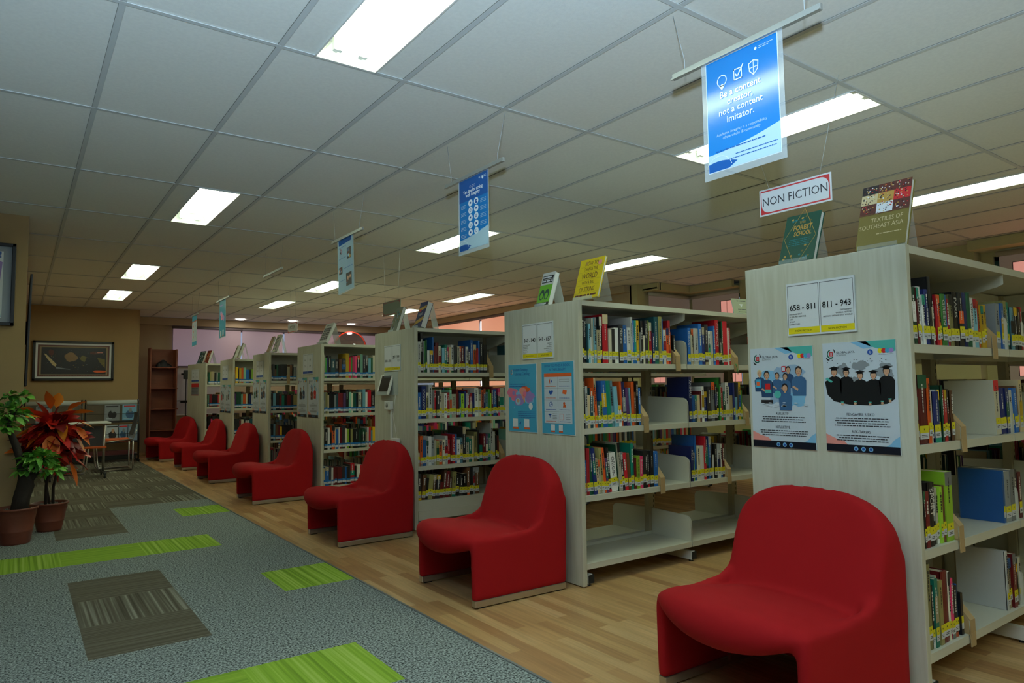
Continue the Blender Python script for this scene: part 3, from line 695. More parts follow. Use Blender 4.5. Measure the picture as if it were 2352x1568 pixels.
def book_geo(wd, ht, dp, code, txt, blue, r, lite=False):
    """cover, pages and label of one book. spine faces -y at y=0, local origin at the spine's lower left corner"""
    c = r.choice(BM[code]); t = min(.0028, wd * .16)
    cov, pag, lab = MB(), MB(), MB()
    hard = wd > .016 and r.random() < .6
    sag = .003 if hard else 0.0
    # spine, slightly rounded for hardbacks
    if hard and not lite:
        pts = [(0, .004), (wd * .2, .001), (wd * .5, 0), (wd * .8, .001), (wd, .004), (wd, .007), (0, .007)]
        cov.prism(pts, 'z', 0, ht, c)
    else: cov.box(0, wd, 0, t, 0, ht, c)
    cov.box(0, t, t, dp, 0, ht, c); cov.box(wd - t, wd, t, dp, 0, ht, c)
    pag.box(t, wd - t, t * 1.5, dp - .003 - sag, .002 + sag * .6, ht - .002 - sag * .8, m_page)
    ink = m_dk if code in LIGHT else m_lt
    S = Sheet(frame_at((0, -.0004, 0), (0, -1, 0)), .0003); S.mb = cov
    cx = wd / 2
    if not lite:
        u = r.random(); other = r.choice(BM[r.choice('wkroybBEtdWg')])
        if not txt:
            if u < .22: S.rect(.0004, ht * .8, wd - .0004, ht - .0006, other, 1)
            elif u < .38: S.rect(.0004, ht * r.uniform(.3, .45), wd - .0004, ht * r.uniform(.6, .75), other, 1)
            elif u < .5: S.rect(.0004, .0006, wd - .0004, .018, other, 1)
            # a title too small to read, running down the spine
            z = ht * r.uniform(.82, .93); e = ht * r.uniform(.38, .6); hw = min(wd * .3, .006) * r.uniform(.5, 1)
            if u < .85:
                while z > e:
                    l = r.uniform(.004, .013); S.rect(cx - hw, z - l, cx + hw * r.uniform(.5, 1), z, ink, 2); z -= l + r.uniform(.002, .004)
        else:
            size = min(wd * .95, .034); n = len(txt)
            while n * size * .58 > ht * .62: size *= .94
            S.text(txt, cx - size * .32, ht - .022, size, m_lt if code not in LIGHT else m_dk, 2, 'LEFT', -PI / 2)
    lw0, lw1 = .0005, wd - .0005
    dz = r.choice((0, 0, 0, 0, .006, -.004, .012)) if not blue else r.choice((0, 0, 0, .005))
    Lb = Sheet(frame_at((0, -.0009, 0), (0, -1, 0)), .0003); Lb.mb = lab
    if blue: z0, z1, z2 = .020, .042, .060
    else: z0, z1, z2 = .022, .045, .072
    z0, z1, z2 = z0 + dz, z1 + dz, z2 + dz
    Lb.rect(lw0, z0, lw1, z1, m_wlab, 0); Lb.rect(lw0, z1, lw1, z2, m_blab if blue else m_ylab, 0)
    if not lite:
        if not blue: Lb.rect(cx - .0025, (z1 + z2) / 2 - .003, cx + .0025, (z1 + z2) / 2 + .003, m_ink, 1)
        for q in (.62, .38): Lb.rect(lw0 + wd * .18, z0 + (z1 - z0) * q - .0012, lw1 - wd * .18, z0 + (z1 - z0) * q + .0012, m_ink, 1)
    return cov, pag, lab

lev = ['top', 'second', 'third', 'bottom']
bname = {1: 'the 658-811 bookcase', 2: 'the 360-540 bookcase', 3: 'the tablet bookcase', 4: 'the fourth bookcase', 5: 'the fifth bookcase', 6: 'the sixth bookcase', 7: 'the askew last bookcase'}
def ordn(n): return '%d%s' % (n, 'th' if 10 <= n % 100 <= 20 else {1: 'st', 2: 'nd', 3: 'rd'}.get(n % 10, 'th'))

specs = []       # every listed book: case, level, place in row, x, width, height, code, text, tilt
count = {}
tilt_rows = {(2, 1, 0): (5, 17, -.055), (2, 2, 0): (3, 16, -.085), (1, 0, 0): (0, 25, -.035), (3, 3, 0): (1, 13, .09), (1, 1, 1): (0, 6, -.05)}
seen_rows = {}
for sh, lv, s in ROWS:
    bi = seen_rows.get((sh, lv), 0); seen_rows[sh, lv] = bi + 1
    tr = tilt_rows.get((sh, lv, bi))
    prev = None
    for q, it in enumerate(s.split(',')):
        f = it.split(); x, wd, ht, code = int(f[0]) / 1000, int(f[1]) / 1000, int(f[2]) / 1000, f[3]; txt = f[4] if len(f) > 4 else ''
        if wd > .062:       # several look-alike volumes side by side
            n = max(2, round(wd / .03))
            if sh == 1 and lv == 1: n = 1
        else: n = 1
        for u in range(n):
            count[sh, lv] = count.get((sh, lv), 0) + 1
            tl = 0.0
            if tr and tr[0] <= q < tr[1]: tl = tr[2] * (1 if sh != 1 else 1)
            specs.append([sh, lv, count[sh, lv], x + wd * u / n, wd / n, ht, code, txt, tl])
def area(sp):
    sh, lv, n, x, wd, ht = sp[:6]; d2 = x * x + UN[sh][0] ** 2
    return wd * ht * UN[sh][0] / d2 ** 1.5
order = sorted(range(len(specs)), key=lambda i: -area(specs[i]))
solo = set(order[:296])
rest = MB(); rnd = random.Random(21)
def emit(B, src, M):
    i = len(B.v); B.v.extend([tuple(M @ Vector(p)) for p in src.v])
    for f, mi_, sm in zip(src.f, src.m, src.smooth): B.f.append(tuple(a + i for a in f)); B.m.append(B.mi(src.mats[mi_])); B.smooth.append(sm)
CASE = {k: Matrix.Translation((XP, UN[k][0], 0)) @ (Matrix.Rotation(math.radians(11.3), 4, 'Z') if k == 7 else Matrix.Identity(4)) for k in UN}
for i, (sh, lv, n, x, wd, ht, code, txt, tl) in enumerate(specs):
    y0 = .020 + rnd.choice((0, 0, .002, .004, .008)); dp = min(.15 + ht * .18 + rnd.uniform(-.02, .02), UN[sh][1] / 2 - .075)
    if code in 'kK' and ht > .27: dp = min(dp + .05, UN[sh][1] / 2 - .07)
    z = ZS[sh][lv] + .0006
    wide = wd - .0006
    M = CASE[sh] @ Matrix.Translation((x - XP + .0003, y0, z)) @ Matrix.Rotation(tl, 4, 'Y')
    if tl > 0: M = CASE[sh] @ Matrix.Translation((x - XP + .0003 , y0, z)) @ Matrix.Translation((0, 0, abs(math.sin(tl)) * wide)) @ Matrix.Rotation(tl, 4, 'Y')
    if tl: wide *= math.cos(tl)
    cov, pag, lab_ = book_geo(wide, ht, dp, code, txt, sh >= 4, rnd, lite=i not in solo)
    if i in solo:
        root = empty('book'); root.matrix_world = M
        nm = PAL[code][0]; size = 'tall' if ht > .27 else ('short' if ht < .19 else ''); thick = 'thick' if wd > .036 else ('slim' if wd < .015 else '')
        L = ' '.join(w_ for w_ in (size, thick, nm, 'book') if w_) + ', ' + ordn(n) + ' from the end panel, ' + lev[lv] + ' shelf of ' + bname[sh]
        tag(root, L, 'book', '%s shelf books of %s' % (lev[lv], bname[sh]))
        cov.build('cover', root); pag.build('page_block', root, recalc=False); lab_.build('spine_label', root, recalc=False)
    else:
        for src in (cov, pag, lab_): emit(rest, src, M)
# the far sides and the bays further along, packed as one mass
rnd = random.Random(4)
def fill(sh, lv, side, x0, x1, dens=1.0, codes='kkKgwWrRoyGEtTbBcpmnsda', hmax=.27):
    x = x0; dpt = UN[sh][1]
    while x < x1:
        wd = rnd.uniform(.012, .04); ht = rnd.uniform(.19, hmax)
        if rnd.random() < dens:
            cov, pag, lab_ = book_geo(wd - .0005, ht, rnd.uniform(.16, .2), rnd.choice(codes), '', sh >= 4, rnd, lite=True)
            if side == 0: M = CASE[sh] @ Matrix.Translation((x - XP, .024, ZS[sh][lv] + .001))
            else: M = CASE[sh] @ Matrix.Translation((x - XP + wd, dpt - .024, ZS[sh][lv] + .001)) @ Matrix.Rotation(PI, 4, 'Z')
            for src in (cov, pag, lab_): emit(rest, src, M)
        x += wd
B1, B2, B3, B4 = X0 + BAY, X0 + 2 * BAY, X0 + 3 * BAY, X0 + 4 * BAY
for sh in UN:
    nb = NB if sh < 5 else 3
    for n in range(nb):
        a, b_ = X0 + BAY * n + .01, X0 + BAY * (n + 1) - .05
        for lv in range(4):
            if not (sh == 2 and lv == 3):
                if not (sh == 1 and lv > 1 and n == 0) and not (sh == 2 and lv == 2 and n < 2):
                    fill(sh, lv, 1, a + rnd.uniform(0, .06), b_ - rnd.uniform(.02, .3), 1.0, hmax=.25 if lv else .28)
            if n >= 2 and not (sh == 2 and lv == 3):
                fill(sh, lv, 0, a, b_ - rnd.uniform(.05, .3))
            if n == 1 and sh >= 3: fill(sh, lv, 0, a if not (sh == 3 and lv == 1) else a + .1, b_ - rnd.uniform(.05, .25))
ro = rest.build('books', recalc=False)
tag(ro, 'rows of small far books filling the deeper shelves of all the bookcases', 'books', kind='stuff')

# brown board book stops clipped over the shelf lips
m_stop = mat('tan_board', (178, 150, 106), .75)
for sh, lv, x0, x1 in [(1, 0, 3.405, 3.452), (1, 1, 3.04, 3.083), (1, 2, 2.97, 3.01), (1, 3, 3.02, 3.063), (2, 0, 3.49, 3.535), (2, 0, 4.102, 4.147), (2, 1, 3.176, 3.219), (2, 1, 4.21, 4.25),
                       (2, 2, 3.311, 3.352), (2, 2, 3.985, 4.027), (3, 0, 3.392, 3.434), (3, 2, 3.506, 3.548), (5, 0, 2.886, 2.926)]:
    y = UN[sh][0]; z = ZS[sh][lv]
    r = empty('book_stop', (x0, y + .006, z))
    nbay = 'the end panel' if x0 < X0 + BAY else 'the further bay'
    tag(r, 'tan book stop on the %s shelf of %s, %s' % (lev[lv], bname[sh], 'end panel bay' if x0 < X0 + BAY else 'further bay'), 'book stop', 'tan book stops')
    q = MB(); wdt = x1 - x0
    q.prism([(-.002, .002), (-.005, .002), (-.005, .055), (.13, .215), (.133, .212), (-.002, .052)], 'x', 0, wdt, m_stop)
    q.build('support_strip', r)
    q = MB(); q.prism([(-.002, .0), (-.002, -.046), (-.006, -.046), (-.006, .004), (.03, .004), (.03, .0)], 'x', 0, wdt, m_stop); q.build('clip', r)
    q = MB(); q.prism([(0, .005), (.20, .005), (.20, .15), (.13, .21), (0, .054)], 'x', -.0015, 0, m_stop); q.build('side_plate', r)
# ------------------------------------------------------------------ printed matter on the end panels
P = {n: mat('print_' + n, c, .35) for n, c in dict(paper=(206, 216, 226), white=(232, 236, 240), black=(20, 22, 26), navy=(14, 18, 34), ink=(60, 62, 72), grey=(140, 146, 152), yellow=(236, 216, 30),
     blue=(36, 84, 170), cyan=(70, 168, 206), sky=(132, 188, 224), aqua=(80, 178, 168), salmon=(232, 150, 140), pink=(232, 120, 150), orange=(232, 104, 52), red=(206, 40, 44), green=(24, 96, 78),
     skin=(206, 160, 128), shirt=(62, 100, 142), shirt2=(44, 74, 112), hair=(44, 40, 42), wash=(150, 178, 206), lilac=(160, 132, 196), banner=(22, 124, 198), banner2=(16, 84, 156),
     pale=(168, 206, 222), gold=(190, 150, 70), olive=(112, 100, 50), brown=(96, 48, 40), cream=(214, 196, 150), lime=(112, 190, 40), forest=(22, 74, 64), teal=(30, 120, 130)).items()}
m_lam = mat('laminated_edge', (214, 222, 224), .2)

def on_panel(k, yl, yr, z0, z1, name, label, cat, group=None, t=.004, rot=0.0, edge=None):
    """a sheet on end panel k between world y=yl (its left as seen) and yr"""
    if k == 7:
        base = CASE[7] @ Vector((0, yl, 0)); f = CASE[7].to_3x3() @ Vector((-1, 0, 0))
    else: base = Vector((XP, yl, 0)); f = Vector((-1, 0, 0))
    root_loc = Vector((base.x, base.y, z0)) + f * (t + .0008)
    M = frame_at(root_loc, f) @ Matrix.Rotation(rot, 4, 'Z')
    S = Sheet(M, .0004)
    w_, h_ = abs(yl - yr), z1 - z0
    S.board(w_, h_, t, edge or m_lam)
    S.w, S.h, S.name = w_, h_, name
    def done():
        o = S.mb.build(name, recalc=False); return tag(o, label, cat, group)
    S.done = done
    return S

def shelf_sign(k, yl, yr, z0, z1, left, right, lw, rw, label, nonfic=True):
    S = on_panel(k, yl, yr, z0, z1, 'shelf_sign', label, 'sign', 'subject signs on the end panels', .005)
    w_, h_ = S.w, S.h; S.rect(.001, .001, w_ - .001, h_ - .001, P['white'])
    r = random.Random(k)
    for a, b_, txt, words_, al in ((.02, .49, left, lw, 'l'), (.51, .98, right, rw, 'r')):
        x0, x1 = w_ * a, w_ * b_; g = .0016
        for q in ((x0, .008, x0 + g, h_ - .01), (x1 - g, .008, x1, h_ - .01), (x0, h_ - .012, x1, h_ - .01), (x0, .008, x1, .008 + g)): S.rect(*q, P['ink'], 2)
        S.rect(x0, .008, x1, .034, P['yellow'] if nonfic else P['blue'], 3)
        if nonfic: S.text('NON-FICTION', (x0 + x1) / 2, .0165, .0115, P['black'], 4)
        if isinstance(txt, str): S.text(txt, (x0 + x1) / 2, h_ * .48, .0345, P['black'], 4, bold=.0005, sx=.9)
        else:
            for q, tt in enumerate(txt): S.text(tt, (x0 + x1) / 2, h_ * (.66 - .3 * q), .03, P['black'], 4)
        for q, tt in enumerate(words_):
            S.text(tt, x0 + .006 if al == 'l' else x1 - .006, .088 - .0105 * q, .0085, P['black'], 4, 'LEFT' if al == 'l' else 'RIGHT')
    return S.done()
shelf_sign(1, 1.662, 1.368, 1.343, 1.565, '658 - 811', '811 - 943', ['MANAGEMENT', 'AUXILIARY SERVICE', 'ART', 'SPORT', 'LITERATURE'], ['GEOGRAPHY', 'WORLD HISTORY', 'HISTORY OF ANCIENT WORLD'],
           'white plastic sign reading 658-811 and 811-943 over two watercolour posters')
shelf_sign(2, 3.546, 3.232, 1.324, 1.551, '360 - 540', '541 - 657', ['SOCIAL PROBLEMS', 'EDUCATION', 'COMMERCE', 'CUSTOMS', 'LANGUAGE', 'SCIENCE'], ['CHEMISTRY', 'EARTH', 'LIFE SCIENCE', 'HUMAN ANATOMY', 'AGRICULTURE', 'COOKING'],
           'white plastic sign reading 360-540 and 541-657 over two blue posters')
shelf_sign(3, 5.605, 5.290, 1.307, 1.533, ['', '000 - 296'], '297 - 359', [], ['RELIGION', 'SOCIETY'], 'white sign with yellow base above the white tablet')
for k, yl, yr, t in ((4, 7.75, 7.427, 'white sign with blue base on the bookcase beyond the tablet'), (5, 9.64, 9.315, 'white sign with blue base on the fifth end panel'),
                     (6, 11.55, 11.20, 'white sign with blue base on the sixth end panel')):
    shelf_sign(k, yl, yr, 1.333, 1.562, ['A-C', 'D-F'], ['G-K', 'L-M'], [], [], t, False)
shelf_sign(7, .57, .26, 1.335, 1.56, ['N-P', 'Q-R'], ['S-T', 'U-Z'], [], [], 'white sign with blue base directly above the red notice', False)
S = on_panel(7, .57, .26, 1.097, 1.315, 'notice', 'red headed white notice on the askew end panel', 'notice'); w_, h_ = S.w, S.h
S.rect(.002, .002, w_ - .002, h_ - .002, P['grey'], 1); S.rect(.002, h_ * .68, w_ - .002, h_ - .002, P['red'], 2); S.rect(.002, .002, w_ - .002, .014, P['red'], 2)
for q in range(4): S.greek(.02, w_ - .02, h_ * (.55 - .12 * q), .008, P['ink'], 3)
S.done()

def school_head(S, w_, h_):
    S.poly([(w_ * .5, h_ - .001), (w_ - .001, h_ - .001), (w_ - .001, h_ * .90), (w_ * .93, h_ * .885), (w_ * .86, h_ * .91), (w_ * .75, h_ * .93), (w_ * .62, h_ * .965)], P['aqua'], 2)
    S.poly([(w_ * .40, h_ - .001), (w_ * .62, h_ - .001), (w_ * .70, h_ * .94), (w_ * .58, h_ * .93), (w_ * .5, h_ * .96)], P['sky'], 2)
    x, y, r = w_ * .12, h_ * .895, w_ * .055
    S.ring(x, y, r, r * .28, P['green'], 3, PI * .55, PI * 1.75, 16, r * 1.15); S.ring(x + r * .2, y + r * .5, r * .95, r * .22, P['black'], 3, -.2, .9, 8, r); S.ring(x - r * .6, y - r * 1.0, r * .6, r * .3, P['black'], 3, PI * .9, PI * 1.7, 8)
    S.rect(x - r * .3, y - r * .55, x + r * .6, y + r * .55, P['red'], 4); S.rect(x - r * .05, y - r * .3, x + r * .38, y + r * .3, P['paper'], 5); S.rect(x + r * .03, y - r * .2, x + r * .28, y + r * .2, P['red'], 6)
    S.text('GLOBAL JAYA', w_ * .20, h_ * .898, w_ * .042, P['ink'], 3, 'LEFT'); S.text('SCHOOL', w_ * .20, h_ * .875, w_ * .036, P['grey'], 3, 'LEFT')
    S.disc(w_ * .67, h_ * .897, w_ * .038, P['blue'], 3); S.text('ib', w_ * .67, h_ * .886, w_ * .05, P['white'], 4)
    for q, c in enumerate(('yellow', 'red', 'cyan', 'lilac')): S.disc(w_ * (.80 + .048 * q), h_ * .905, w_ * .032, P[c], 3 + .2 * q)
    S.greek(w_ * .78, w_ * .97, h_ * .872, h_ * .004, P['grey'], 3)
    # corner washes and the black foot
    S.poly([(.001, h_ * .06), (w_ * .32, h_ * .06), (w_ * .26, h_ * .10), (w_ * .14, h_ * .12), (.001, h_ * .16)], P['salmon'], 2)
    S.poly([(w_ * .80, h_ * .06), (w_ - .001, h_ * .06), (w_ - .001, h_ * .16), (w_ * .93, h_ * .13), (w_ * .88, h_ * .09)], P['sky'], 2)
    S.rect(.001, .001, w_ - .001, h_ * .068, P['navy'], 3)
    for q in (.42, .52, .62): S.disc(w_ * q, h_ * .034, w_ * .03, P['sky'], 4); S.disc(w_ * q, h_ * .034, w_ * .018, P['blue'], 5)
def person_fig(S, x, y, s, body, hair, L, cap=False, arms=True):
    """small painted half figure: x,y chin point, s head height"""
    S.poly([(x - s * 1.0, y - s * .75), (x - s * .75, y - s * .35), (x - s * .25, y - s * .12), (x + s * .25, y - s * .12), (x + s * .75, y - s * .35), (x + s * 1.0, y - s * .75), (x + s * .9, y - s * 2.6), (x - s * .9, y - s * 2.6)], body, L)
    if arms:
        S.poly([(x - s * .95, y - s * 1.5), (x - s * .7, y - s * 1.35), (x - s * .1, y - s * 1.75), (x - s * .2, y - s * 1.98)], P['skin'], L + .3)
    S.disc(x, y + s * .52, s * .46, hair, L + .4, s * .60); S.rect(x - s * .15, y - s * .2, x + s * .15, y + s * .2, P['skin'], L + .5)
    S.disc(x, y + s * .40, s * .36, P['skin'], L + .6, s * .46)
    for e in (-1, 1): S.disc(x + e * s * .14, y + s * .45, s * .045, P['hair'], L + .7, n=8)
    S.rect(x - s * .12, y + s * .15, x + s * .12, y + s * .19, P['red'], L + .7)
    if cap:
        S.poly([(x - s * .75, y + s * .95), (x, y + s * .75), (x + s * .75, y + s * .98), (x, y + s * 1.2)], P['black'], L + .8); S.rect(x - s * .38, y + s * .65, x + s * .38, y + s * .9, P['black'], L + .8)
def body_text(S, w_, h_, y1, t1, n1, y2, t2, n2, r):
    S.text(t1, w_ * .5, h_ * y1, w_ * .052, P['ink'], 4, sx=.85)
    for q in range(n1): S.greek(w_ * .1, w_ * .92, h_ * (y1 - .028 - .022 * q), h_ * .0078, P['ink'], 4, r.uniform(.8, 1), rnd=r)
    S.text(t2, w_ * .5, h_ * y2, w_ * .052, P['ink'], 4, sx=.85)
    for q in range(n2): S.greek(w_ * .1, w_ * .92, h_ * (y2 - .028 - .022 * q), h_ * .0078, P['ink'], 4, r.uniform(.75, .95), rnd=r)

S = on_panel(1, 1.850, 1.555, .872, 1.300, 'poster', 'watercolour poster of children in blue shirts holding books', 'poster', 'watercolour school posters'); w_, h_ = S.w, S.h; r = random.Random(1)
S.rect(.001, .001, w_ - .001, h_ - .001, P['paper'], 1); school_head(S, w_, h_)
for q in range(9): S.blob(w_ * r.uniform(.2, .85), h_ * r.uniform(.48, .76), w_ * r.uniform(.09, .16), h_ * r.uniform(.04, .09), P[r.choice(('wash', 'sky', 'wash'))], 2.2 + q * .05, j=.3, rnd=r)
for x, y, s, c, h2 in ((.15, .715, .060, 'shirt2', 'cream'), (.62, .745, .058, 'shirt2', 'hair'), (.78, .72, .078, 'shirt', 'hair'), (.44, .69, .056, 'shirt', 'hair'), (.57, .68, .058, 'shirt', 'hair'), (.27, .69, .072, 'shirt2', 'hair')):
    person_fig(S, w_ * x, h_ * y, h_ * s, P[c], P[h2], 3 + (.78 - y) * 20)
person_fig(S, w_ * .56, h_ * .56, h_ * .072, P['shirt'], P['hair'], 7, arms=False)
S.rect(w_ * .08, h_ * .60, w_ * .17, h_ * .685, P['cyan'], 8); S.rect(w_ * .10, h_ * .62, w_ * .15, h_ * .66, P['orange'], 8.5)
S.rect(w_ * .245, h_ * .575, w_ * .325, h_ * .64, P['red'], 8); S.rect(w_ * .24, h_ * .545, w_ * .34, h_ * .58, P['aqua'], 8.5)
S.rect(w_ * .52, h_ * .755, w_ * .585, h_ * .81, P['red'], 8); S.rect(w_ * .53, h_ * .765, w_ * .575, h_ * .80, P['paper'], 8.5)
S.disc(w_ * .44, h_ * .53, w_ * .055, P['aqua'], 8); S.rect(w_ * .17, h_ * .44, w_ * .36, h_ * .475, P['hair'], 8)
for q in range(14): S.blob(w_ * r.uniform(.1, .9), h_ * r.uniform(.41, .45), w_ * .03, h_ * .006, P['paper'], 9, rnd=r)
for sx in (-1, 1): pass
body_text(S, w_, h_, .33, 'REFLEKTIF', 3, .195, 'REFLECTIVE', 3, r)
S.done()
S = on_panel(1, 1.512, 1.226, .874, 1.304, 'poster', 'watercolour poster of graduates in black gowns and square caps', 'poster', 'watercolour school posters'); w_, h_ = S.w, S.h; r = random.Random(2)
S.rect(.001, .001, w_ - .001, h_ - .001, P['paper'], 1); school_head(S, w_, h_)
for q in range(8): S.blob(w_ * r.uniform(.12, .9), h_ * r.uniform(.5, .78), w_ * r.uniform(.07, .13), h_ * r.uniform(.03, .07), P['grey'], 2.2 + q * .05, j=.35, rnd=r)
S.poly([(w_ * .02, h_ * .64), (w_ * .10, h_ * .67), (w_ * .5, h_ * .63), (w_ * .9, h_ * .66), (w_ * .97, h_ * .60), (w_ * .96, h_ * .48), (w_ * .86, h_ * .44), (w_ * .62, h_ * .425), (w_ * .35, h_ * .43), (w_ * .14, h_ * .46), (w_ * .05, h_ * .52)], P['black'], 3)
for x, y, s in ((.16, .70, .068), (.33, .695, .064), (.52, .665, .062), (.70, .665, .062), (.87, .695, .068)): person_fig(S, w_ * x, h_ * y, h_ * s, P['black'], P['hair'], 4, True, False)
S.poly([(w_ * .03, h_ * .665), (w_ * .06, h_ * .68), (w_ * .14, h_ * .64), (w_ * .11, h_ * .63)], P['aqua'], 6)
for x, y in ((.26, .435), (.44, .44), (.64, .435), (.80, .445), (.90, .465)): S.disc(w_ * x, h_ * y, w_ * .018, P['skin'], 6); S.rect(w_ * (x - .02), h_ * (y + .012), w_ * (x + .02), h_ * (y + .022), P['aqua'], 6.5)
for q in range(16): S.blob(w_ * r.uniform(.06, .94), h_ * r.uniform(.80, .84), w_ * .008, h_ * .003, P['black'], 3, rnd=r)
body_text(S, w_, h_, .33, 'PENGAMBIL RISIKO', 4, .175, 'RISK-TAKERS', 3, r)
S.done()
# follett poster and how to find a book
S = on_panel(2, 3.708, 3.404, .860, 1.298, 'poster', 'blue library catalog poster with a pink splash of icons', 'poster', 'blue library posters'); w_, h_ = S.w, S.h; r = random.Random(3)
S.rect(.004, .004, w_ - .004, h_ - .004, P['cyan'], 1)
for q in range(14): S.blob(w_ * r.uniform(.12, .85), h_ * r.uniform(.45, .62), w_ * r.uniform(.10, .2), h_ * r.uniform(.05, .085), P[r.choice(('pink', 'salmon', 'pink', 'lilac', 'sky', 'orange'))], 1.5 + .1 * q, j=.25, rnd=r)
S.ring(w_ * .13, h_ * .885, w_ * .035, w_ * .012, P['orange'], 4, PI * .4, PI * 1.6, 8, w_ * .05); S.ring(w_ * .14, h_ * .885, w_ * .035, w_ * .012, P['white'], 4, -PI * .4, PI * .4, 8, w_ * .05)
S.text('Follett Destiny:', w_ * .2, h_ * .895, w_ * .085, P['blue'], 4, 'LEFT'); S.text('Library Catalog', w_ * .24, h_ * .835, w_ * .085, P['blue'], 4, 'LEFT')
for q in range(2): S.greek(w_ * .06, w_ * .62, h_ * (.70 - .035 * q), h_ * .009, P['blue'], 4, rnd=r)
S.text('B', w_ * .58, h_ * .43, w_ * .09, P['yellow'], 5); S.text('A', w_ * .22, h_ * .34, w_ * .07, P['pale'], 5)
S.disc(w_ * .36, h_ * .45, w_ * .09, P['pale'], 4.6, h_ * .05); S.disc(w_ * .36, h_ * .46, w_ * .05, P['skin'], 5, h_ * .025); S.disc(w_ * .9 - w_ * .1, h_ * .38, w_ * .07, P['white'], 5); S.disc(w_ * .6, h_ * .56, w_ * .06, P['pink'], 5); S.disc(w_ * .2, h_ * .57, w_ * .05, P['lilac'], 5)
for q in range(4): S.greek(w_ * .35, w_ * .95, h_ * (.295 - .027 * q), h_ * .008, P['blue'], 4, rnd=r)
for x in (.16, .56): S.rect(w_ * x, h_ * .075, w_ * (x + .18), h_ * .195, P['white'], 4); S.rect(w_ * (x - .005), h_ * .045, w_ * (x + .2), h_ * .07, P['orange'], 4)
S.poly([(w_ * .38, h_ * .12), (w_ * .46, h_ * .16), (w_ * .44, h_ * .11)], P['blue'], 4)
S.done()
S = on_panel(2, 3.354, 3.044, .860, 1.300, 'poster', 'blue framed white poster headed How to find a book in the library', 'poster', 'blue library posters'); w_, h_ = S.w, S.h; r = random.Random(4)
S.rect(.004, .004, w_ - .004, h_ - .004, P['cyan'], 1)
S.text('HOW TO FIND A BOOK', w_ * .5, h_ * .928, w_ * .072, P['blue'], 3); S.text('IN THE LIBRARY', w_ * .5, h_ * .872, w_ * .072, P['blue'], 3)
S.rect(w_ * .09, h_ * .15, w_ * .93, h_ * .84, P['paper'], 2); S.rect(w_ * .09, h_ * .79, w_ * .93, h_ * .84, P['orange'], 3)
S.rect(w_ * .508, h_ * .15, w_ * .512, h_ * .79, P['grey'], 3)
for q in range(1, 5): S.rect(w_ * .09, h_ * (.79 - .16 * q + .0), w_ * .93, h_ * (.793 - .16 * q), P['grey'], 3)
for q in range(4):
    for x0, x1 in ((.14, .46), (.56, .88)): S.greek(w_ * x0, w_ * x1, h_ * (.655 - .16 * q), h_ * .007, P[r.choice(('orange', 'blue'))], 4, rnd=r)
S.poly([(w_ * .28, h_ * .77), (w_ * .24, h_ * .73), (w_ * .28, h_ * .69)], P['orange'], 4); S.poly([(w_ * .30, h_ * .77), (w_ * .34, h_ * .73), (w_ * .30, h_ * .69)], P['blue'], 4)
S.rect(w_ * .56, h_ * .72, w_ * .86, h_ * .755, P['grey'], 4); S.rect(w_ * .565, h_ * .724, w_ * .855, h_ * .751, P['paper'], 5)
S.poly([(w_ * .30, h_ * .535), (w_ * .23, h_ * .575), (w_ * .25, h_ * .605), (w_ * .30, h_ * .595), (w_ * .35, h_ * .61), (w_ * .37, h_ * .585)], P['blue'], 4)
S.poly([(w_ * .65, h_ * .56), (w_ * .76, h_ * .545), (w_ * .79, h_ * .60), (w_ * .67, h_ * .615)], P['orange'], 4)
S.ring(w_ * .30, h_ * .41, w_ * .055, w_ * .01, P['blue'], 4); S.line(w_ * .27, h_ * .41, w_ * .295, h_ * .395, .004, P['blue'], 5); S.line(w_ * .295, h_ * .395, w_ * .335, h_ * .43, .004, P['blue'], 5)
S.disc(w_ * .70, h_ * .425, w_ * .03, P['orange'], 4); S.poly([(w_ * .66, h_ * .37), (w_ * .76, h_ * .37), (w_ * .74, h_ * .41), (w_ * .68, h_ * .41)], P['orange'], 4)
S.disc(w_ * .26, h_ * .27, w_ * .05, P['blue'], 4, h_ * .012); S.rect(w_ * .255, h_ * .23, w_ * .27, h_ * .27, P['blue'], 4)
S.rect(w_ * .56, h_ * .20, w_ * .68, h_ * .285, P['salmon'], 4); S.rect(w_ * .57, h_ * .207, w_ * .67, h_ * .278, P['paper'], 5)
for q in range(4): S.greek(w_ * .35, w_ * .48, h_ * (.28 - .022 * q), h_ * .004, P['ink'], 5, rnd=r); S.greek(w_ * .74, w_ * .88, h_ * (.28 - .022 * q), h_ * .004, P['ink'], 5, rnd=r)
for x in (.29, .53): S.rect(w_ * x, h_ * .055, w_ * (x + .12), h_ * .135, P['white'], 4); S.rect(w_ * x, h_ * .03, w_ * (x + .12), h_ * .05, P['orange'], 4)
S.done()
def small_poster(k, yl, yr, z0, z1, label, seed, tone='grey', y0=0):
    S = on_panel(k, yl, yr, z0, z1, 'poster', label, 'poster', 'watercolour school posters'); w_, h_ = S.w, S.h; r = random.Random(seed)
    S.rect(.001, .001, w_ - .001, h_ - .001, P['paper'], 1); school_head(S, w_, h_)
    for q in range(7): S.blob(w_ * r.uniform(.25, .8), h_ * r.uniform(.5, .8), w_ * r.uniform(.08, .14), h_ * r.uniform(.04, .08), P[r.choice(('wash', 'grey', 'pale'))], 2 + q * .1, j=.3, rnd=r)
    for q in range(2): person_fig(S, w_ * (.35 + .32 * q), h_ * (.66 + .03 * q), h_ * .085, P[['green', 'hair', 'shirt2', 'brown', 'red'][(seed + q) % 5]], P['hair'], 4)
    body_text(S, w_, h_, .34, 'PRINSIP', 3, .20, 'PRINCIPLED', 3, r)
    S.done()
small_poster(4, 7.925, 7.617, .854, 1.298, 'watercolour poster of a standing figure on the bookcase beyond the tablet, window side', 11)
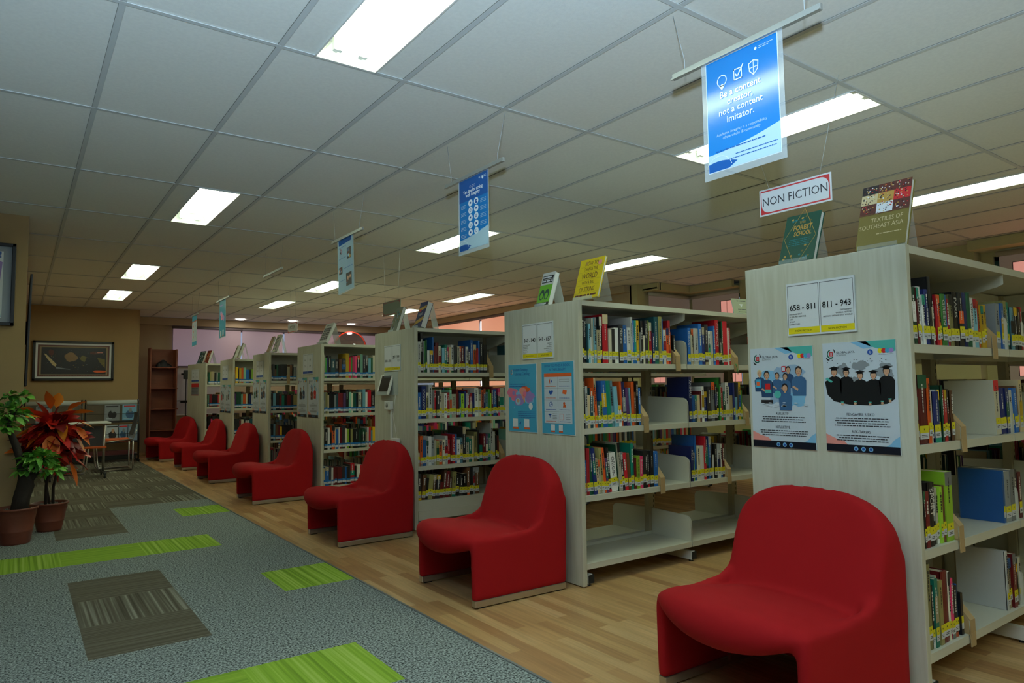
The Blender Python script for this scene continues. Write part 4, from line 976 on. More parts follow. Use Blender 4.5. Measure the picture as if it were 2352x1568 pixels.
small_poster(4, 7.566, 7.254, .854, 1.297, 'watercolour poster of people with red sides on the bookcase beyond the tablet', 13)
small_poster(5, 9.80, 9.51, .860, 1.306, 'watercolour poster of two dark figures on the fifth end panel', 15)
small_poster(5, 9.465, 9.17, .861, 1.300, 'watercolour poster of an orange brown figure on the fifth end panel', 17)
small_poster(6, 11.67, 11.382, .832, 1.264, 'watercolour poster away from the books on the sixth end panel', 19)
small_poster(6, 11.353, 11.025, .830, 1.260, 'watercolour poster near the books on the sixth end panel', 20)

# tablet, socket, conduit and charger on the third end panel
tb = empty('tablet', (XP - .012, 5.56, 1.19)); tag(tb, 'white tablet with a black screen leaning out from the end panel', 'tablet')
tb.rotation_euler = (0, math.radians(16), 0)
q = MB(); q.bbox(-.012, 0, -.125, .125, -.095, .095, m_white, .006); q.build('tablet_case', tb)
q = MB(); q.box(-.0135, -.012, -.09, .09, -.078, .078, mat('tablet_screen', (28, 28, 32), .12)); q.build('screen', tb)
hb = empty('wall_holder', (XP - .006, 5.50, 1.10)); tag(hb, 'clear plastic holder fixed behind the white tablet', 'holder')
ac = clear_mat('clear_acrylic', .12)
q = MB(); q.bbox(-.002, .003, -.16, .11, .0, .2, ac, .001); q.bbox(-.05, .0, -.05, .17, -.004, .0, ac, .001); q.bbox(-.05, -.047, -.05, .17, 0, .03, ac, .001); q.build('holder_shell', hb)
sk = empty('power_socket', (XP, 5.49, 1.01)); tag(sk, 'cream surface mounted power socket under the tablet', 'socket')
q = MB(); q.bbox(-.035, 0, -.055, .055, -.037, .037, m_white, .004); q.build('socket_body', sk)
q = MB(); q.tube([(-.036, 0, 0), (-.038, 0, 0)], .02, mat('socket_grey', (150, 148, 138), .5), n=16); q.build('socket_face', sk)
q = MB(); q.bbox(XP - .013, XP, 5.448, 5.474, .25, .972, m_white, .002); tag(q.build('cable_trunking'), 'white cable trunking running down the end panel behind the chair', 'trunking')
ch = empty('charger', (XP - .03, 5.335, .70)); tag(ch, 'white plug adapter hanging by its thin cable behind the chair', 'charger')
q = MB(); q.bbox(-.02, .02, -.045, .045, -.035, .035, m_white, .006); q.build('charger_body', ch)
q = MB(); pts = [(0.01, .0, .03), (.012, .03, .12), (.012, .07, .22), (.014, .045, .33), (.016, .03, .40)]; q.tube(pts, .0022, m_white, n=6)
q.tube([(.012, .06, .24), (.0, .075, .265), (.012, .045, .27), (.01, .08, .25)], .0022, m_white, n=6); q.build('charger_cable', ch)
# ------------------------------------------------------------------ hanging banners
m_rail = mat('aluminium_rail', (176, 178, 172), .35, .5)
m_string = mat('nylon_string', (190, 196, 196), .4)
m_sleeve = clear_mat('plastic_sleeve', .22, (225, 235, 240), .1)
def glossy_print(n, c): return mat('gloss_' + n, c, .12)
def banner(x, yc, zr, rail, w_, h_, label, tilt=0.0, sheet=True):
    """rail runs along y; the sheet hangs from it and faces the aisle"""
    r = empty('banner', (x, yc, zr)); tag(r, label, 'banner', 'banners hung over the bookcase ends')
    q = MB(); q.bbox(-.008, .008, -rail / 2, rail / 2, -.012, .012, m_rail, .002); q.box(-.016, -.008, -rail / 2, rail / 2, -.014, -.009, m_rail); q.build('rail', r)
    for s in (-1, 1):
        q = MB(); q.tube([(0, s * (rail / 2 - .06), .01), (.0, s * (rail / 2 - .06), .05), (.01, s * (rail / 2 - .0), H - zr)], .0013, m_string, n=5); q.build('string', r)
    if not sheet: return None, r
    # gently bowed sleeve
    org = Vector((-.003, w_ / 2, -h_ - .012)); M = frame_at(org, (-1, 0, 0)) @ Matrix.Rotation(-tilt, 4, 'Z')
    S = Sheet(M, .0005)
    sl = Sheet(M, .0005); e = .018
    sl.board(w_, h_, .0008, m_sleeve); so = sl.mb.build('sleeve', r, recalc=False)
    return S, r
def finish(S, r): S.mb.build('printed_sheet', r, recalc=False)

S, r_ = banner(2.11, 1.472, 2.38, .63, .345, .455, 'blue hanging banner reading Be a content creator, not a content imitator')
w_, h_ = .345, .455; x0, x1, y0, y1 = .022, w_ - .022, .028, h_ - .004
g1, g2, gp, gw = glossy_print('blue', (20, 122, 200)), glossy_print('deep_blue', (18, 84, 160)), glossy_print('pale', (176, 206, 220)), glossy_print('white', (226, 238, 246))
def baseprint(S, top, x0, x1, y0, y1, deep=False):
    S.rect(x0 - .003, y0 - .003, x1 + .003, y1 + .001, gw, -.5)
    S.rect(x0, y0, x1, y1, top, 1)
    ww, hh = x1 - x0, y1 - y0
    S.poly([(x0, y0)] + [(x0 + ww * t / 12, y0 + hh * (.155 + .10 * (t / 12) ** 1.8)) for t in range(13)] + [(x1, y0)], gp, 2)
    S.poly([(x0, y0), (x0, y0 + hh * .045)] + [(x0 + ww * .42 * t / 10, y0 + hh * (.045 + .04 * math.sin(PI * (.25 + .75 * t / 10)))) for t in range(11)] + [(x0 + ww * .3, y0)], g2, 3)
    S.ring(x0 + ww * .15, y0 - hh * .01, ww * .2, ww * .006, gw, 3.5, .3, PI - .6, 12)
    S.disc(x1 - ww * .28, y1 - hh * .055, ww * .018, gw, 3); S.greek(x1 - ww * .24, x1 - ww * .05, y1 - hh * .05, hh * .006, gp, 3); S.greek(x1 - ww * .24, x1 - ww * .1, y1 - hh * .065, hh * .006, gp, 3)
baseprint(S, g1, x0, x1, y0, y1)
cx = w_ / 2 - .01; ty = h_ * .80
S.ring(cx - .07, ty, .022, .0035, gw, 4); S.poly([(cx - .083, ty - .02), (cx - .07, ty - .036), (cx - .058, ty - .02), (cx - .07, ty - .012)], gw, 4)
for a in ((cx - .018, ty - .02, cx + .018, ty - .016), (cx - .018, ty + .018, cx + .018, ty + .022), (cx - .018, ty - .02, cx - .0145, ty + .022), (cx + .0145, ty - .02, cx + .018, ty + .022)): S.rect(*a, gw, 4)
S.line(cx - .01, ty + .003, cx - .002, ty - .009, .005, gw, 5); S.line(cx - .002, ty - .009, cx + .024, ty + .03, .005, gw, 5)
sx_ = cx + .066
S.poly([(sx_ - .021, ty + .018), (sx_, ty + .027), (sx_ + .021, ty + .018), (sx_ + .018, ty - .012), (sx_, ty - .03), (sx_ - .018, ty - .012)], gw, 4)
S.poly([(sx_ - .0175, ty + .0155), (sx_, ty + .0235), (sx_ + .0175, ty + .0155), (sx_ + .0148, ty - .010), (sx_, ty - .0255), (sx_ - .0148, ty - .010)], g1, 4.5)
S.rect(sx_ - .0012, ty - .026, sx_ + .0012, ty + .024, gw, 5); S.rect(sx_ - .017, ty - .002, sx_ + .017, ty + .0005, gw, 5)
for q, t in enumerate(('Be a content', 'creator,', 'not a content', 'imitator.')): S.text(t, cx + .005, h_ * .655 - .033 * q, .034, gw, 5, bold=.0006)
S.text('Academic integrity is a responsibility', cx + .006, h_ * .345, .0145, gp, 5); S.text('of the whole IB community', cx + .006, h_ * .31, .0145, gp, 5)
r9 = random.Random(9)
S.greek(x0 + .03, x1 - .05, h_ * .215, .004, g2, 5, .95, rnd=r9); S.greek(x0 + .12, x1 - .01, h_ * .155, .003, g2, 5, rnd=r9); S.greek(x0 + .09, x1 - .01, h_ * .125, .003, g2, 5, rnd=r9)
finish(S, r_)

S, r_ = banner(2.11, 3.285, 2.385, .62, .325, .445, 'blue hanging banner reading Ten tips for acting with integrity')
w_, h_ = .325, .445; x0, x1, y0, y1 = .014, w_ - .008, .022, h_ - .004
baseprint(S, glossy_print('mid_blue', (10, 116, 190)), x0, x1, y0, y1); S.rect(x0, h_ * .70, x1, y1, g2, 2.5)
S.disc(x1 - .05, y1 - .03, .009, gw, 4); S.greek(x1 - .04, x1 - .004, y1 - .03, .003, gp, 4)
for q in range(3): S.ring(w_ * .42 + .022 * q, h_ * .87, .008, .0015, gw, 4)
S.text('Ten tips for acting', w_ * .5, h_ * .80, .028, gw, 5, bold=.0006); S.text('with integrity', w_ * .5, h_ * .75, .028, gw, 5, bold=.0006)
for row in range(5):
    for c_ in (0, 1):
        X, Y = w_ * (.42 + .19 * c_), h_ * (.655 - .098 * row); S.disc(X, Y, .023, gw, 4, .0195)
        S.ring(X, Y, .010, .003, g2, 5, 0, 2 * PI, 6) if (row + c_) % 2 else S.rect(X - .007, Y - .005, X + .007, Y + .006, g2, 5)
        if (row, c_) == (0, 1): S.disc(X, Y + .004, .006, g2, 6); S.rect(X - .009, Y - .014, X + .009, Y - .004, g2, 6)
        if (row, c_) == (2, 1): S.line(X - .008, Y, X - .002, Y - .007, .003, g2, 6); S.line(X - .002, Y - .007, X + .009, Y + .008, .003, g2, 6)
        a, b_ = ((x0 + .012, w_ * .30) if c_ == 0 else (w_ * .72, x1 - .01))
        for z_ in range(3): S.greek(a, b_, Y - .02 + .009 * z_ * (1 if c_ else .9), .0026, gp, 4, .8, rnd=r9)
finish(S, r_)

S, r_ = banner(2.11, 5.17, 2.38, .63, .33, .45, 'white hanging banner with three photographs and a blue heading', -.06)
w_, h_ = .33, .45
S.rect(.008, .012, w_ - .012, h_ - .004, gp, 1); S.rect(.03, h_ - .05, w_ - .04, h_ - .005, g2, 2)
S.ring(.07, h_ - .10, .02, .006, P['red'], 3); S.line(.055, h_ - .1, .08, h_ - .125, .008, P['navy'], 4)
for a, b_, c_, d_ in ((.60, .58, .85, .78), (.08, .36, .30, .49), (.52, .10, .86, .33)):
    S.rect(w_ * a, h_ * b_, w_ * c_, h_ * d_, P['hair'], 3)
    for q in range(6): S.blob(w_ * r9.uniform(a + .05, c_ - .05), h_ * r9.uniform(b_ + .03, d_ - .03), w_ * .05, h_ * .03, P[r9.choice(('skin', 'pale', 'brown', 'gold', 'shirt'))], 4 + q * .1, rnd=r9)
for q in range(22):
    y = h_ * (.84 - .034 * q)
    lim = .56 if y > h_ * .55 else (.95 if y > h_ * .34 else .48); st = .36 if .34 * h_ < y < .5 * h_ else .10
    S.greek(w_ * st, w_ * lim, y, .004, P['blue'] if q % 6 == 0 else P['wash'], 3, .95, 'l', r9)
finish(S, r_)
banner(2.12, 7.17, 2.38, .62, 0, 0, 'bare banner rail with nothing hung on it', sheet=False)
S, r_ = banner(2.15, 9.42, 2.36, .66, .34, .50, 'light blue hanging banner with a pink cluster in its middle', -.03)
w_, h_ = .34, .50; S.rect(.008, .01, w_ - .008, h_ - .003, glossy_print('cyan', (86, 168, 198)), 1)
for q in range(9): S.blob(w_ * r9.uniform(.25, .7), h_ * r9.uniform(.48, .66), w_ * .13, h_ * .06, P[r9.choice(('pink', 'lilac', 'salmon', 'sky'))], 2 + q * .1, rnd=r9)
for q in range(2): S.rect(w_ * (.18 + .36 * q), h_ * .06, w_ * (.34 + .36 * q), h_ * .2, P['white'], 3); S.rect(w_ * (.18 + .36 * q), h_ * .04, w_ * (.34 + .36 * q), h_ * .06, P['orange'], 3)
S.rect(w_ * .1, h_ * .84, w_ * .6, h_ * .88, P['blue'], 3)
finish(S, r_)
S, r_ = banner(2.17, 11.28, 2.33, .5, .34, .47, 'pale hanging banner with light blue bands, farthest along the aisle', -.03)
w_, h_ = .34, .47; S.rect(.006, .01, w_ - .006, h_ - .003, P['paper'], 1); S.rect(.006, h_ * .82, w_ - .006, h_ - .003, P['cyan'], 2); S.rect(.006, .01, w_ - .006, h_ * .15, P['cyan'], 2); S.rect(.02, h_ * .79, w_ - .02, h_ * .82, P['orange'], 3)
for q in range(6): S.disc(w_ * (.3 + .35 * (q % 2)), h_ * (.65 - .17 * (q // 2)), .018, P[('orange', 'blue')[q % 2]], 3)
finish(S, r_)

# ------------------------------------------------------------------ section signs on strings
m_sgw = mat('sign_white', (236, 240, 244), .3); m_sgr = mat('sign_red', (222, 60, 66), .35); m_sgdull = mat('sign_dull_grey', (120, 130, 112), .5)  # the grey is a darker version of the white, for one sign
def hang_sign(x, ya, yb, z0, z1, text, label, strings, dull=False):
    r = empty('section_sign', (x, (ya + yb) / 2, (z0 + z1) / 2)); tag(r, label, 'sign', 'red framed section signs on strings')
    w_, h_ = ya - yb, z1 - z0
    S = Sheet(frame_at(Vector((0, w_ / 2, -h_ / 2)), (-1, 0, 0)), .0006)
    bm_ = m_sgdull if dull else m_sgw; rd = mat('sign_dull_red', (150, 74, 70), .5) if dull else m_sgr
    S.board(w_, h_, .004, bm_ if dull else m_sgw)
    e = .008; S.rect(e, e, w_ - e, h_ - e, rd, 1)
    a, b_, c_, d_ = e * 1.6, e * 1.9, w_ - e * 1.6, h_ - e * 1.9; R = h_ * .30
    pts = [(a, d_)] + [(c_ - R + R * math.sin(t * PI / 16), d_ - R + R * math.cos(t * PI / 16)) for t in range(9)] + [(c_, b_)] + [(a + R - R * math.sin(t * PI / 16), b_ + R - R * math.cos(t * PI / 16)) for t in range(9)]
    S.poly(pts, bm_, 2)
    if text: S.text(text, w_ / 2, h_ * .36, h_ * .44, P['ink'], 3, sx=.9)
    S.mb.build('board', r, recalc=False)
    for y0_, y1_ in strings:
        q = MB(); q.tube([(0, y0_, h_ / 2 - .004), (0, y1_, H - (z0 + z1) / 2)], .0011, m_string, n=5); q.build('string', r)
hang_sign(3.2, 2.146, 1.746, 2.036, 2.178, 'NON FICTION', 'white and red hanging sign reading NON FICTION', ((.14, .28), (-.14, -.26)))
hang_sign(3.2, 6.82, 6.40, 1.937, 2.088, '', 'dark grey and red hanging sign above the tablet bookcase', ((.15, .2), (-.15, -.2)), True)
hang_sign(3.2, 10.06, 9.645, 1.993, 2.142, 'FICTION', 'small white and red hanging sign near the back blinds', ((.12, .12), (-.12, -.12)))

# ------------------------------------------------------------------ display books on clear stands
m_cover = {n: mat('display_' + n, c, .4) for n, c in dict(green=(22, 78, 62), khaki=(126, 112, 50), yellow=(226, 198, 20), white=(214, 216, 210), grey=(112, 118, 104), navy=(34, 44, 96), tan=(170, 130, 66), dk=(44, 34, 30),
           cream=(206, 200, 170), slate=(60, 66, 70), teal=(66, 96, 92), red=(130, 40, 34)).items()}
def display(k, yl, yr, zt, th, face, label, art, stand_label, xb=2.715, dx=.075, rz=0.0):
    z0 = TOP + .012; hgt = zt - z0; w_ = yl - yr
    off = (XP, 0) if k != 7 else (0, 0)
    base = CASE[7] @ Vector((xb - XP, (yl + yr) / 2, z0)) if k == 7 else Vector((xb, (yl + yr) / 2, z0))
    hz = (math.radians(11.3) if k == 7 else 0) + rz
    sl = math.hypot(dx, hgt); ang = math.atan2(dx, hgt)
    # stand
    st = empty('book_stand', (base.x, base.y, TOP), hz); tag(st, stand_label, 'book stand', 'clear acrylic book stands')
    cosA, sinA = math.cos(ang), math.sin(ang)
    q = MB(); W = w_ * .36
    sp = lambda u, v: (th + .004 + u * sinA - v * cosA * 0 + .004, 0, .008 + u * cosA)
    bx_ = th / cosA + .002
    top = (bx_ + sl * .95 * sinA, .008 + sl * .95 * cosA)
    q.prism([(bx_ - .001, .006), (bx_ + .002, .006), (top[0] + .0015, top[1]), (top[0] - .0015, top[1])], 'y', -W, W, ac); q.build('back_plate', st)
    q = MB(); q.prism([(top[0] - .0015, top[1]), (top[0] + .0015, top[1]), (top[0] + .058, .0005), (top[0] + .055, .0005)], 'y', -W, W, ac); q.build('rear_leg', st)
    q = MB(); q.prism([(-.022, .001), (bx_, .008), (bx_, .011), (-.02, .004), (-.02, .024), (-.0225, .024)], 'y', -W * 1.1, W * 1.1, ac); q.build('ledge', st)
    # book leaning on it
    r = empty('display_book', (base.x, base.y, z0 + .002)); r.rotation_euler = Matrix.Rotation(hz, 3, 'Z').to_4x4().to_euler()
    r.matrix_world = Matrix.Translation((base.x, base.y, z0 + .002)) @ Matrix.Rotation(hz, 4, 'Z') @ Matrix.Rotation(ang, 4, 'Y')
    tag(r, label, 'book', 'books displayed face out on the bookcase tops')
    c = MB(); c.box(0, .002, -w_ / 2, w_ / 2, 0, sl, face); c.box(th - .002, th, -w_ / 2, w_ / 2, 0, sl, face); c.box(.002, th - .002, w_ / 2 - .002, w_ / 2, 0, sl, face)
    S = Sheet(frame_at(Vector((-.0003, w_ / 2, 0)), (-1, 0, 0)), .0003); S.mb = c
    art(S, w_, sl)
    c.build('cover', r, recalc=False)
    c = MB(); c.box(.002, th - .002, -w_ / 2 + .004, w_ / 2 - .002, .003, sl - .003, mat('pale_pages', (224, 224, 216), .8)); c.build('page_block', r)
ra = random.Random(31)
def art_forest(S, w_, h_):
    S.ring(w_ / 2, h_ / 2, w_ * .46, .002, P['gold'], 1, 0, 2 * PI, 4, h_ * .62)
    for q in range(16): S.blob(w_ * ra.uniform(.12, .88), h_ * ra.choice((ra.uniform(.05, .32), ra.uniform(.82, .95))), w_ * .035, h_ * .02, P[ra.choice(('gold', 'teal', 'olive'))], 1.5, rnd=ra)
    S.text('THE', w_ * .5, h_ * .80, h_ * .07, P['gold'], 2); S.text('FOREST', w_ * .53, h_ * .66, h_ * .15, P['gold'], 2, bold=.001, sx=.72); S.text('SCHOOL', w_ * .56, h_ * .54, h_ * .13, P['gold'], 2, bold=.001, sx=.66)
    for q in range(4): S.greek(w_ * .2, w_ * .8, h_ * (.46 - .04 * q), h_ * .015, P['teal'], 2, rnd=ra)
def art_textile(S, w_, h_):
    cols = (('hair', 'brown', 'brown'), ('cream', 'gold', 'red'), ('brown', 'white', 'brown'))
    for r_i in range(3):
        for c_i in range(3):
            a, b_ = w_ * c_i / 3, w_ * (c_i + 1) / 3; y0_ = h_ * (.86 - .16 * r_i); y1_ = min(h_, y0_ + h_ * .165)
            S.rect(a, y0_, b_, y1_, P[cols[r_i][c_i]], 1)
            for q in range(26): S.blob(ra.uniform(a + .004, b_ - .004), ra.uniform(y0_ + .003, y1_ - .003), w_ * .016, h_ * .009, P[ra.choice(('red', 'gold', 'cream', 'hair', 'brown', 'white', 'navy'))], 1.5 + .02 * q, n=6, rnd=ra)
    S.rect(0, h_ * .525, w_, h_ * .535, P['brown'], 2)
    S.text('TEXTILES OF', w_ * .9, h_ * .40, h_ * .095, P['cream'], 3, 'RIGHT', sx=.8); S.text('SOUTHEAST ASIA', w_ * .92, h_ * .30, h_ * .095, P['cream'], 3, 'RIGHT', sx=.8)
    S.greek(w_ * .4, w_ * .9, h_ * .2, h_ * .012, P['cream'], 3, rnd=ra)
def art_green(S, w_, h_):
    S.rect(0, 0, w_, h_ * .62, P['lime'], 1)
    for q, y in enumerate((.80, .68)): S.rect(w_ * .08, h_ * y, w_ * .92, h_ * (y + .10), P['black'], 2); S.greek(w_ * .1, w_ * .9, h_ * (y + .03), h_ * .045, P['white'], 3, rnd=ra)
    for x in (.3, .68): S.disc(w_ * x, h_ * .32, w_ * .19, P['forest'], 2, h_ * .16); S.disc(w_ * x, h_ * .28, w_ * .12, P['lime'], 3, h_ * .09)
    S.rect(0, 0, w_, h_ * .08, P['black'], 4); S.greek(w_ * .1, w_ * .9, h_ * .02, h_ * .04, P['white'], 5, rnd=ra)
def art_yellow(S, w_, h_):
    for t, y, s, x_ in (('HOW TO', .83, .15, .70), ('CHANGE THE', .70, .115, .66), ('WORLD', .50, .20, .72), ('WITH A BALL', .36, .105, .68), ('OF STRING', .17, .17, .62)):
        S.text(t, w_ * .5, h_ * y, h_ * s, P['brown'], 2, sx=x_)
        S.rect(w_ * .04, h_ * (y - .03), w_ * .96, h_ * (y - .027), P['olive'], 1)
    S.disc(w_ * .84, h_ * .86, w_ * .075, P['salmon'], 3); S.disc(w_ * .3, h_ * .89, w_ * .055, P['gold'], 3)
    S.greek(w_ * .06, w_ * .95, h_ * .06, h_ * .04, P['brown'], 2, rnd=ra)
def art_noise(cols, band=None):
    def f(S, w_, h_):
        for q in range(30): S.blob(w_ * ra.uniform(.12, .88), h_ * ra.uniform(.12, .88), w_ * .09, h_ * .06, P[ra.choice(cols)], 1 + .02 * q, rnd=ra)
        if band: S.rect(0, h_ * .42, w_, h_ * .56, P[band], 2)
    return f
def art_blue(S, w_, h_):
    S.poly([(0, h_ * .62), (w_, h_ * .74), (w_, h_ * .86), (0, h_ * .74)], P['gold'], 1); S.poly([(0, h_ * .08), (w_, h_ * .26), (w_, h_ * .42), (0, h_ * .24)], P['gold'], 1)
    S.blob(w_ * .3, h_ * .66, w_ * .14, h_ * .06, P['red'], 2, rnd=ra); S.text('SCIENCE', w_ * .5, h_ * .46, h_ * .13, P['white'], 3, rot=.16, sx=.62)
def art_photos(S, w_, h_):
    for c_i in range(2):
        for r_i in range(3): S.rect(w_ * (.1 + .42 * c_i), h_ * (.16 + .21 * r_i), w_ * (.48 + .42 * c_i), h_ * (.34 + .21 * r_i), P['hair'], 1); S.blob(w_ * (.29 + .42 * c_i), h_ * (.25 + .21 * r_i), w_ * .09, h_ * .05, P['grey'], 2, rnd=ra)
    S.greek(w_ * .2, w_ * .8, h_ * .86, h_ * .03, P['ink'], 2, rnd=ra)
display(1, 1.733, 1.570, 1.888, .026, m_cover['green'], 'green book The Forest School displayed face out on a clear stand', art_forest, 'clear acrylic stand holding the green Forest School book', 2.705, .085)
display(1, 1.388, 1.198, 1.935, .024, m_cover['khaki'], 'Textiles of Southeast Asia book with red patchwork cover, face out', art_textile, 'clear acrylic stand holding the Textiles of Southeast Asia book', 2.70, .09)
display(2, 3.480, 3.352, 1.885, .032, m_cover['white'], 'white and lime green book displayed beside the big yellow one', art_green, 'clear acrylic stand holding the white and lime book', 2.705, .07)
display(2, 3.130, 2.915, 1.915, .016, m_cover['yellow'], 'yellow book How to Change the World with a Ball of String', art_yellow, 'clear acrylic stand holding the yellow book', 2.72, .075)
display(3, 5.645, 5.510, 1.886, .03, m_cover['grey'], 'grey mottled book displayed on the tablet bookcase', art_noise(('olive', 'grey', 'ink', 'teal')), 'clear acrylic stand holding the grey mottled book', 2.71, .075)
display(3, 5.190, 5.060, 1.884, .05, m_cover['navy'], 'thick navy book with orange diagonal bands on the tablet bookcase', art_blue, 'clear acrylic stand holding the thick navy book', 2.715, .075)
display(4, 7.44, 7.20, 1.890, .03, m_cover['white'], 'white book with a grid of dark photographs, face out', art_photos, 'clear acrylic stand holding the white photograph book', 2.70, .10)
display(5, 9.44, 9.31, 1.885, .018, m_cover['tan'], 'tan book displayed away from the shelf opening on the fifth bookcase', art_noise(('gold', 'gold', 'olive')), 'clear acrylic stand holding the tan book', 2.71, .08)
display(5, 9.185, 9.04, 1.895, .026, m_cover['cream'], 'dark pictured book with pale frame, beside the tan book', art_noise(('hair', 'ink', 'hair', 'ink')), 'clear acrylic stand holding the dark pictured book', 2.71, .08)
display(6, 11.24, 11.16, 1.875, .04, m_cover['cream'], 'thick cream book with dark cover front on the sixth bookcase', art_noise(('hair', 'hair', 'ink')), 'clear acrylic stand holding the thick cream book', 2.71, .08)
display(6, 10.97, 10.88, 1.892, .03, m_cover['cream'], 'narrow pale book beside the thick cream book on the sixth bookcase', art_noise(('grey', 'paper', 'ink')), 'clear acrylic stand holding the narrow pale book', 2.71, .08)
display(7, .50, .28, 1.885, .04, m_cover['teal'], 'dark green speckled book displayed on the askew bookcase', art_noise(('hair', 'paper', 'teal')), 'clear acrylic stand holding the dark green speckled book', 2.70, .07)
display(7, .20, .04, 1.885, .04, m_cover['red'], 'red brown pictured book displayed on the askew bookcase', art_noise(('brown', 'orange', 'cream')), 'clear acrylic stand holding the red brown book', 2.70, .07)
r = empty('card_stand', (4.32, 3.13, TOP), 0); tag(r, 'pale card with a white triangle leaning on the 360-540 bookcase top', 'card')
S = Sheet(frame_at(Vector((-.08, -.04, .004)), (-.15, -.97, .22)), .0005); S.board(.17, .125, .003, P['pale']); S.rect(.0, .0, .17, .125, mat('card_green', (178, 186, 158), .6), 1)
S.poly([(.07, .085), (.105, .085), (.088, .058)], P['white'], 2); S.greek(.05, .14, .105, .006, P['ink'], 2, rnd=ra); S.greek(.05, .13, .04, .005, P['ink'], 2, rnd=ra); S.greek(.05, .14, .02, .005, P['ink'], 2, rnd=ra)
S.mb.build('card', r, recalc=False)
q = MB(); q.prism([(-.055, 0), (.03, 0), (.03, .003), (-.052, .003), (-.052, .015), (-.055, .015)], 'x', -.06, .08, ac); q.build('card_foot', r)
q = MB(); q.bbox(3.02, 3.075, 1.24, 1.29, TOP, TOP + .022, m_white, .004); tag(q.build('adhesive_block'), 'small white block lying on top of the 658-811 bookcase', 'block')
q = MB(); q.tube([(4.115, 3.02, 1.30), (4.118, 3.0, 1.29), (4.12, 2.992, 1.255), (4.122, 2.990, 1.22)], .0025, mat('green_ribbon', (40, 150, 80), .5), n=6); tag(q.build('bookmark_ribbon'), 'thin green ribbon hanging over the top shelf lip', 'ribbon')
# ------------------------------------------------------------------ red lounge chairs
m_red = mat('red_wool', (158, 16, 22), .85, spec=.2, bump=(900, .15))
m_chrome = mat('brushed_chrome', (196, 192, 184), .28, .9)
def chair_mesh():
    src = MB()
    dummy = m_red
    # side skirts
    prof = [(-.305, .034), (.305, .034), (.318, .30), (.320, .52), (.25, .56), (.175, .52), (.13, .40), (.07, .368), (.02, .36), (-.10, .352), (-.22, .352), (-.30, .345), (-.312, .30)]
    for a, b_ in ((-.322, -.278), (.278, .322)): src.prism(prof, 'y', a, b_, dummy)
    # seat: rings across the width
    ys = [-.318 + .636 * t / 20 for t in range(21)]; rings = []
    for y in ys:
        u = abs(y) / .318; cs = (1 - u ** 3.2) ; tip = -.292 - .118 * (1 - u ** 2.4) ** .8
        topz = .350 + .048 * (1 - u ** 4); drop = .072 * (1 - u ** 2.2) ** .7
        r_ = []
        bz = .334 - .092 * (1 - u ** 2.0) ** .75; rz_ = max(.006, (topz - bz) / 2)
        r_ += [(.20, topz - .060), (.06, topz - .048), (-.10, topz - .020), (-.20, topz - .004), (tip + .075, topz)]
        zc = topz - rz_
        for t in range(1, 8):
            a = PI / 2 + PI * t / 8; r_.append((tip + .068 + .070 * math.cos(a), zc + rz_ * math.sin(a)))
        r_ += [(tip + .11, bz + .002), (-.18, bz + .006), (-.08, bz + .004), (.20, min(bz, .25))]
        rings.append([(x, y, z) for x, z in r_])
    n = len(rings[0]); vs = [p for R in rings for p in R]
    fs = [(i * n + k, i * n + (k + 1) % n, (i + 1) * n + (k + 1) % n, (i + 1) * n + k) for i in range(len(rings) - 1) for k in range(n)] + [tuple(range(n)), tuple(range((len(rings) - 1) * n, len(rings) * n))]
    src.mesh(vs, fs, dummy)
    # back: rings up the height
    rings = []; zt = .735
    for t in range(25):
        z = .05 + (zt - .05) * (1 - (1 - t / 24) ** 1.6)
        s_ = max(0.0, (z - .52) / (zt - .515)); w_ = .324 * (1 - s_ ** 2.6) ** .42 if z > .52 else .324
        w_ = max(w_, .02)
        xf = .065 + max(0, z - .34) * .36
        if z < .30: xf = .20
        xb = .318 - max(0, z - .55) * .22
        th = (xb - xf); fr = 1.0 if z < zt - .05 else (1 - ((z - zt + .05) / .05) ** 2) ** .5 * .8 + .2
        xm = (xf + xb) / 2 + .01; h2 = th / 2 * fr
        R = []
        for k in range(32):
            a = 2 * PI * k / 32; c_, s2 = math.cos(a), math.sin(a)
            px = math.copysign(abs(c_) ** .55, c_); py = math.copysign(abs(s2) ** .22, s2)
            cav = .022 * (1 - (py) ** 2) if c_ < 0 else 0
            R.append((xm + h2 * px + cav, w_ * py, z))
        rings.append(R)
    n = 32; vs = [p for R in rings for p in R]
    fs = [(i * n + k, i * n + (k + 1) % n, (i + 1) * n + (k + 1) % n, (i + 1) * n + k) for i in range(len(rings) - 1) for k in range(n)] + [tuple(range(n)), tuple(range((len(rings) - 1) * n, len(rings) * n))]
    src.mesh(vs, fs, dummy)
    o = src.build('shell_source')
    md = o.modifiers.new('r', 'REMESH'); md.mode = 'VOXEL'; md.voxel_size = .0105; md.use_smooth_shade = True
    sm = o.modifiers.new('s', 'SMOOTH'); sm.factor = .5; sm.iterations = 14
    bpy.context.view_layer.update()
    dg = bpy.context.evaluated_depsgraph_get()
    me = bpy.data.meshes.new_from_object(o.evaluated_get(dg))
    bpy.data.objects.remove(o)
    me.name = 'upholstered_shell'; me.materials.clear(); me.materials.append(m_red)
    for p in me.polygons: p.use_smooth = True
    return me
CH = chair_mesh()
q = MB(); q.bbox(-.300, .302, -.019, .019, .006, .042, m_chrome, .004); RAIL = q.data('base_rail')
q = MB(); q.box(-.28, -.23, -.014, .014, 0, .006, m_rubber); q.box(.23, .28, -.014, .014, 0, .006, m_rubber); PAD = q.data('foot_pad')
q = MB(); q.tube([(0, 0, .03), (.01, 0, .29)], .006, m_chrome, n=8); ROD = q.data('brace_rod')
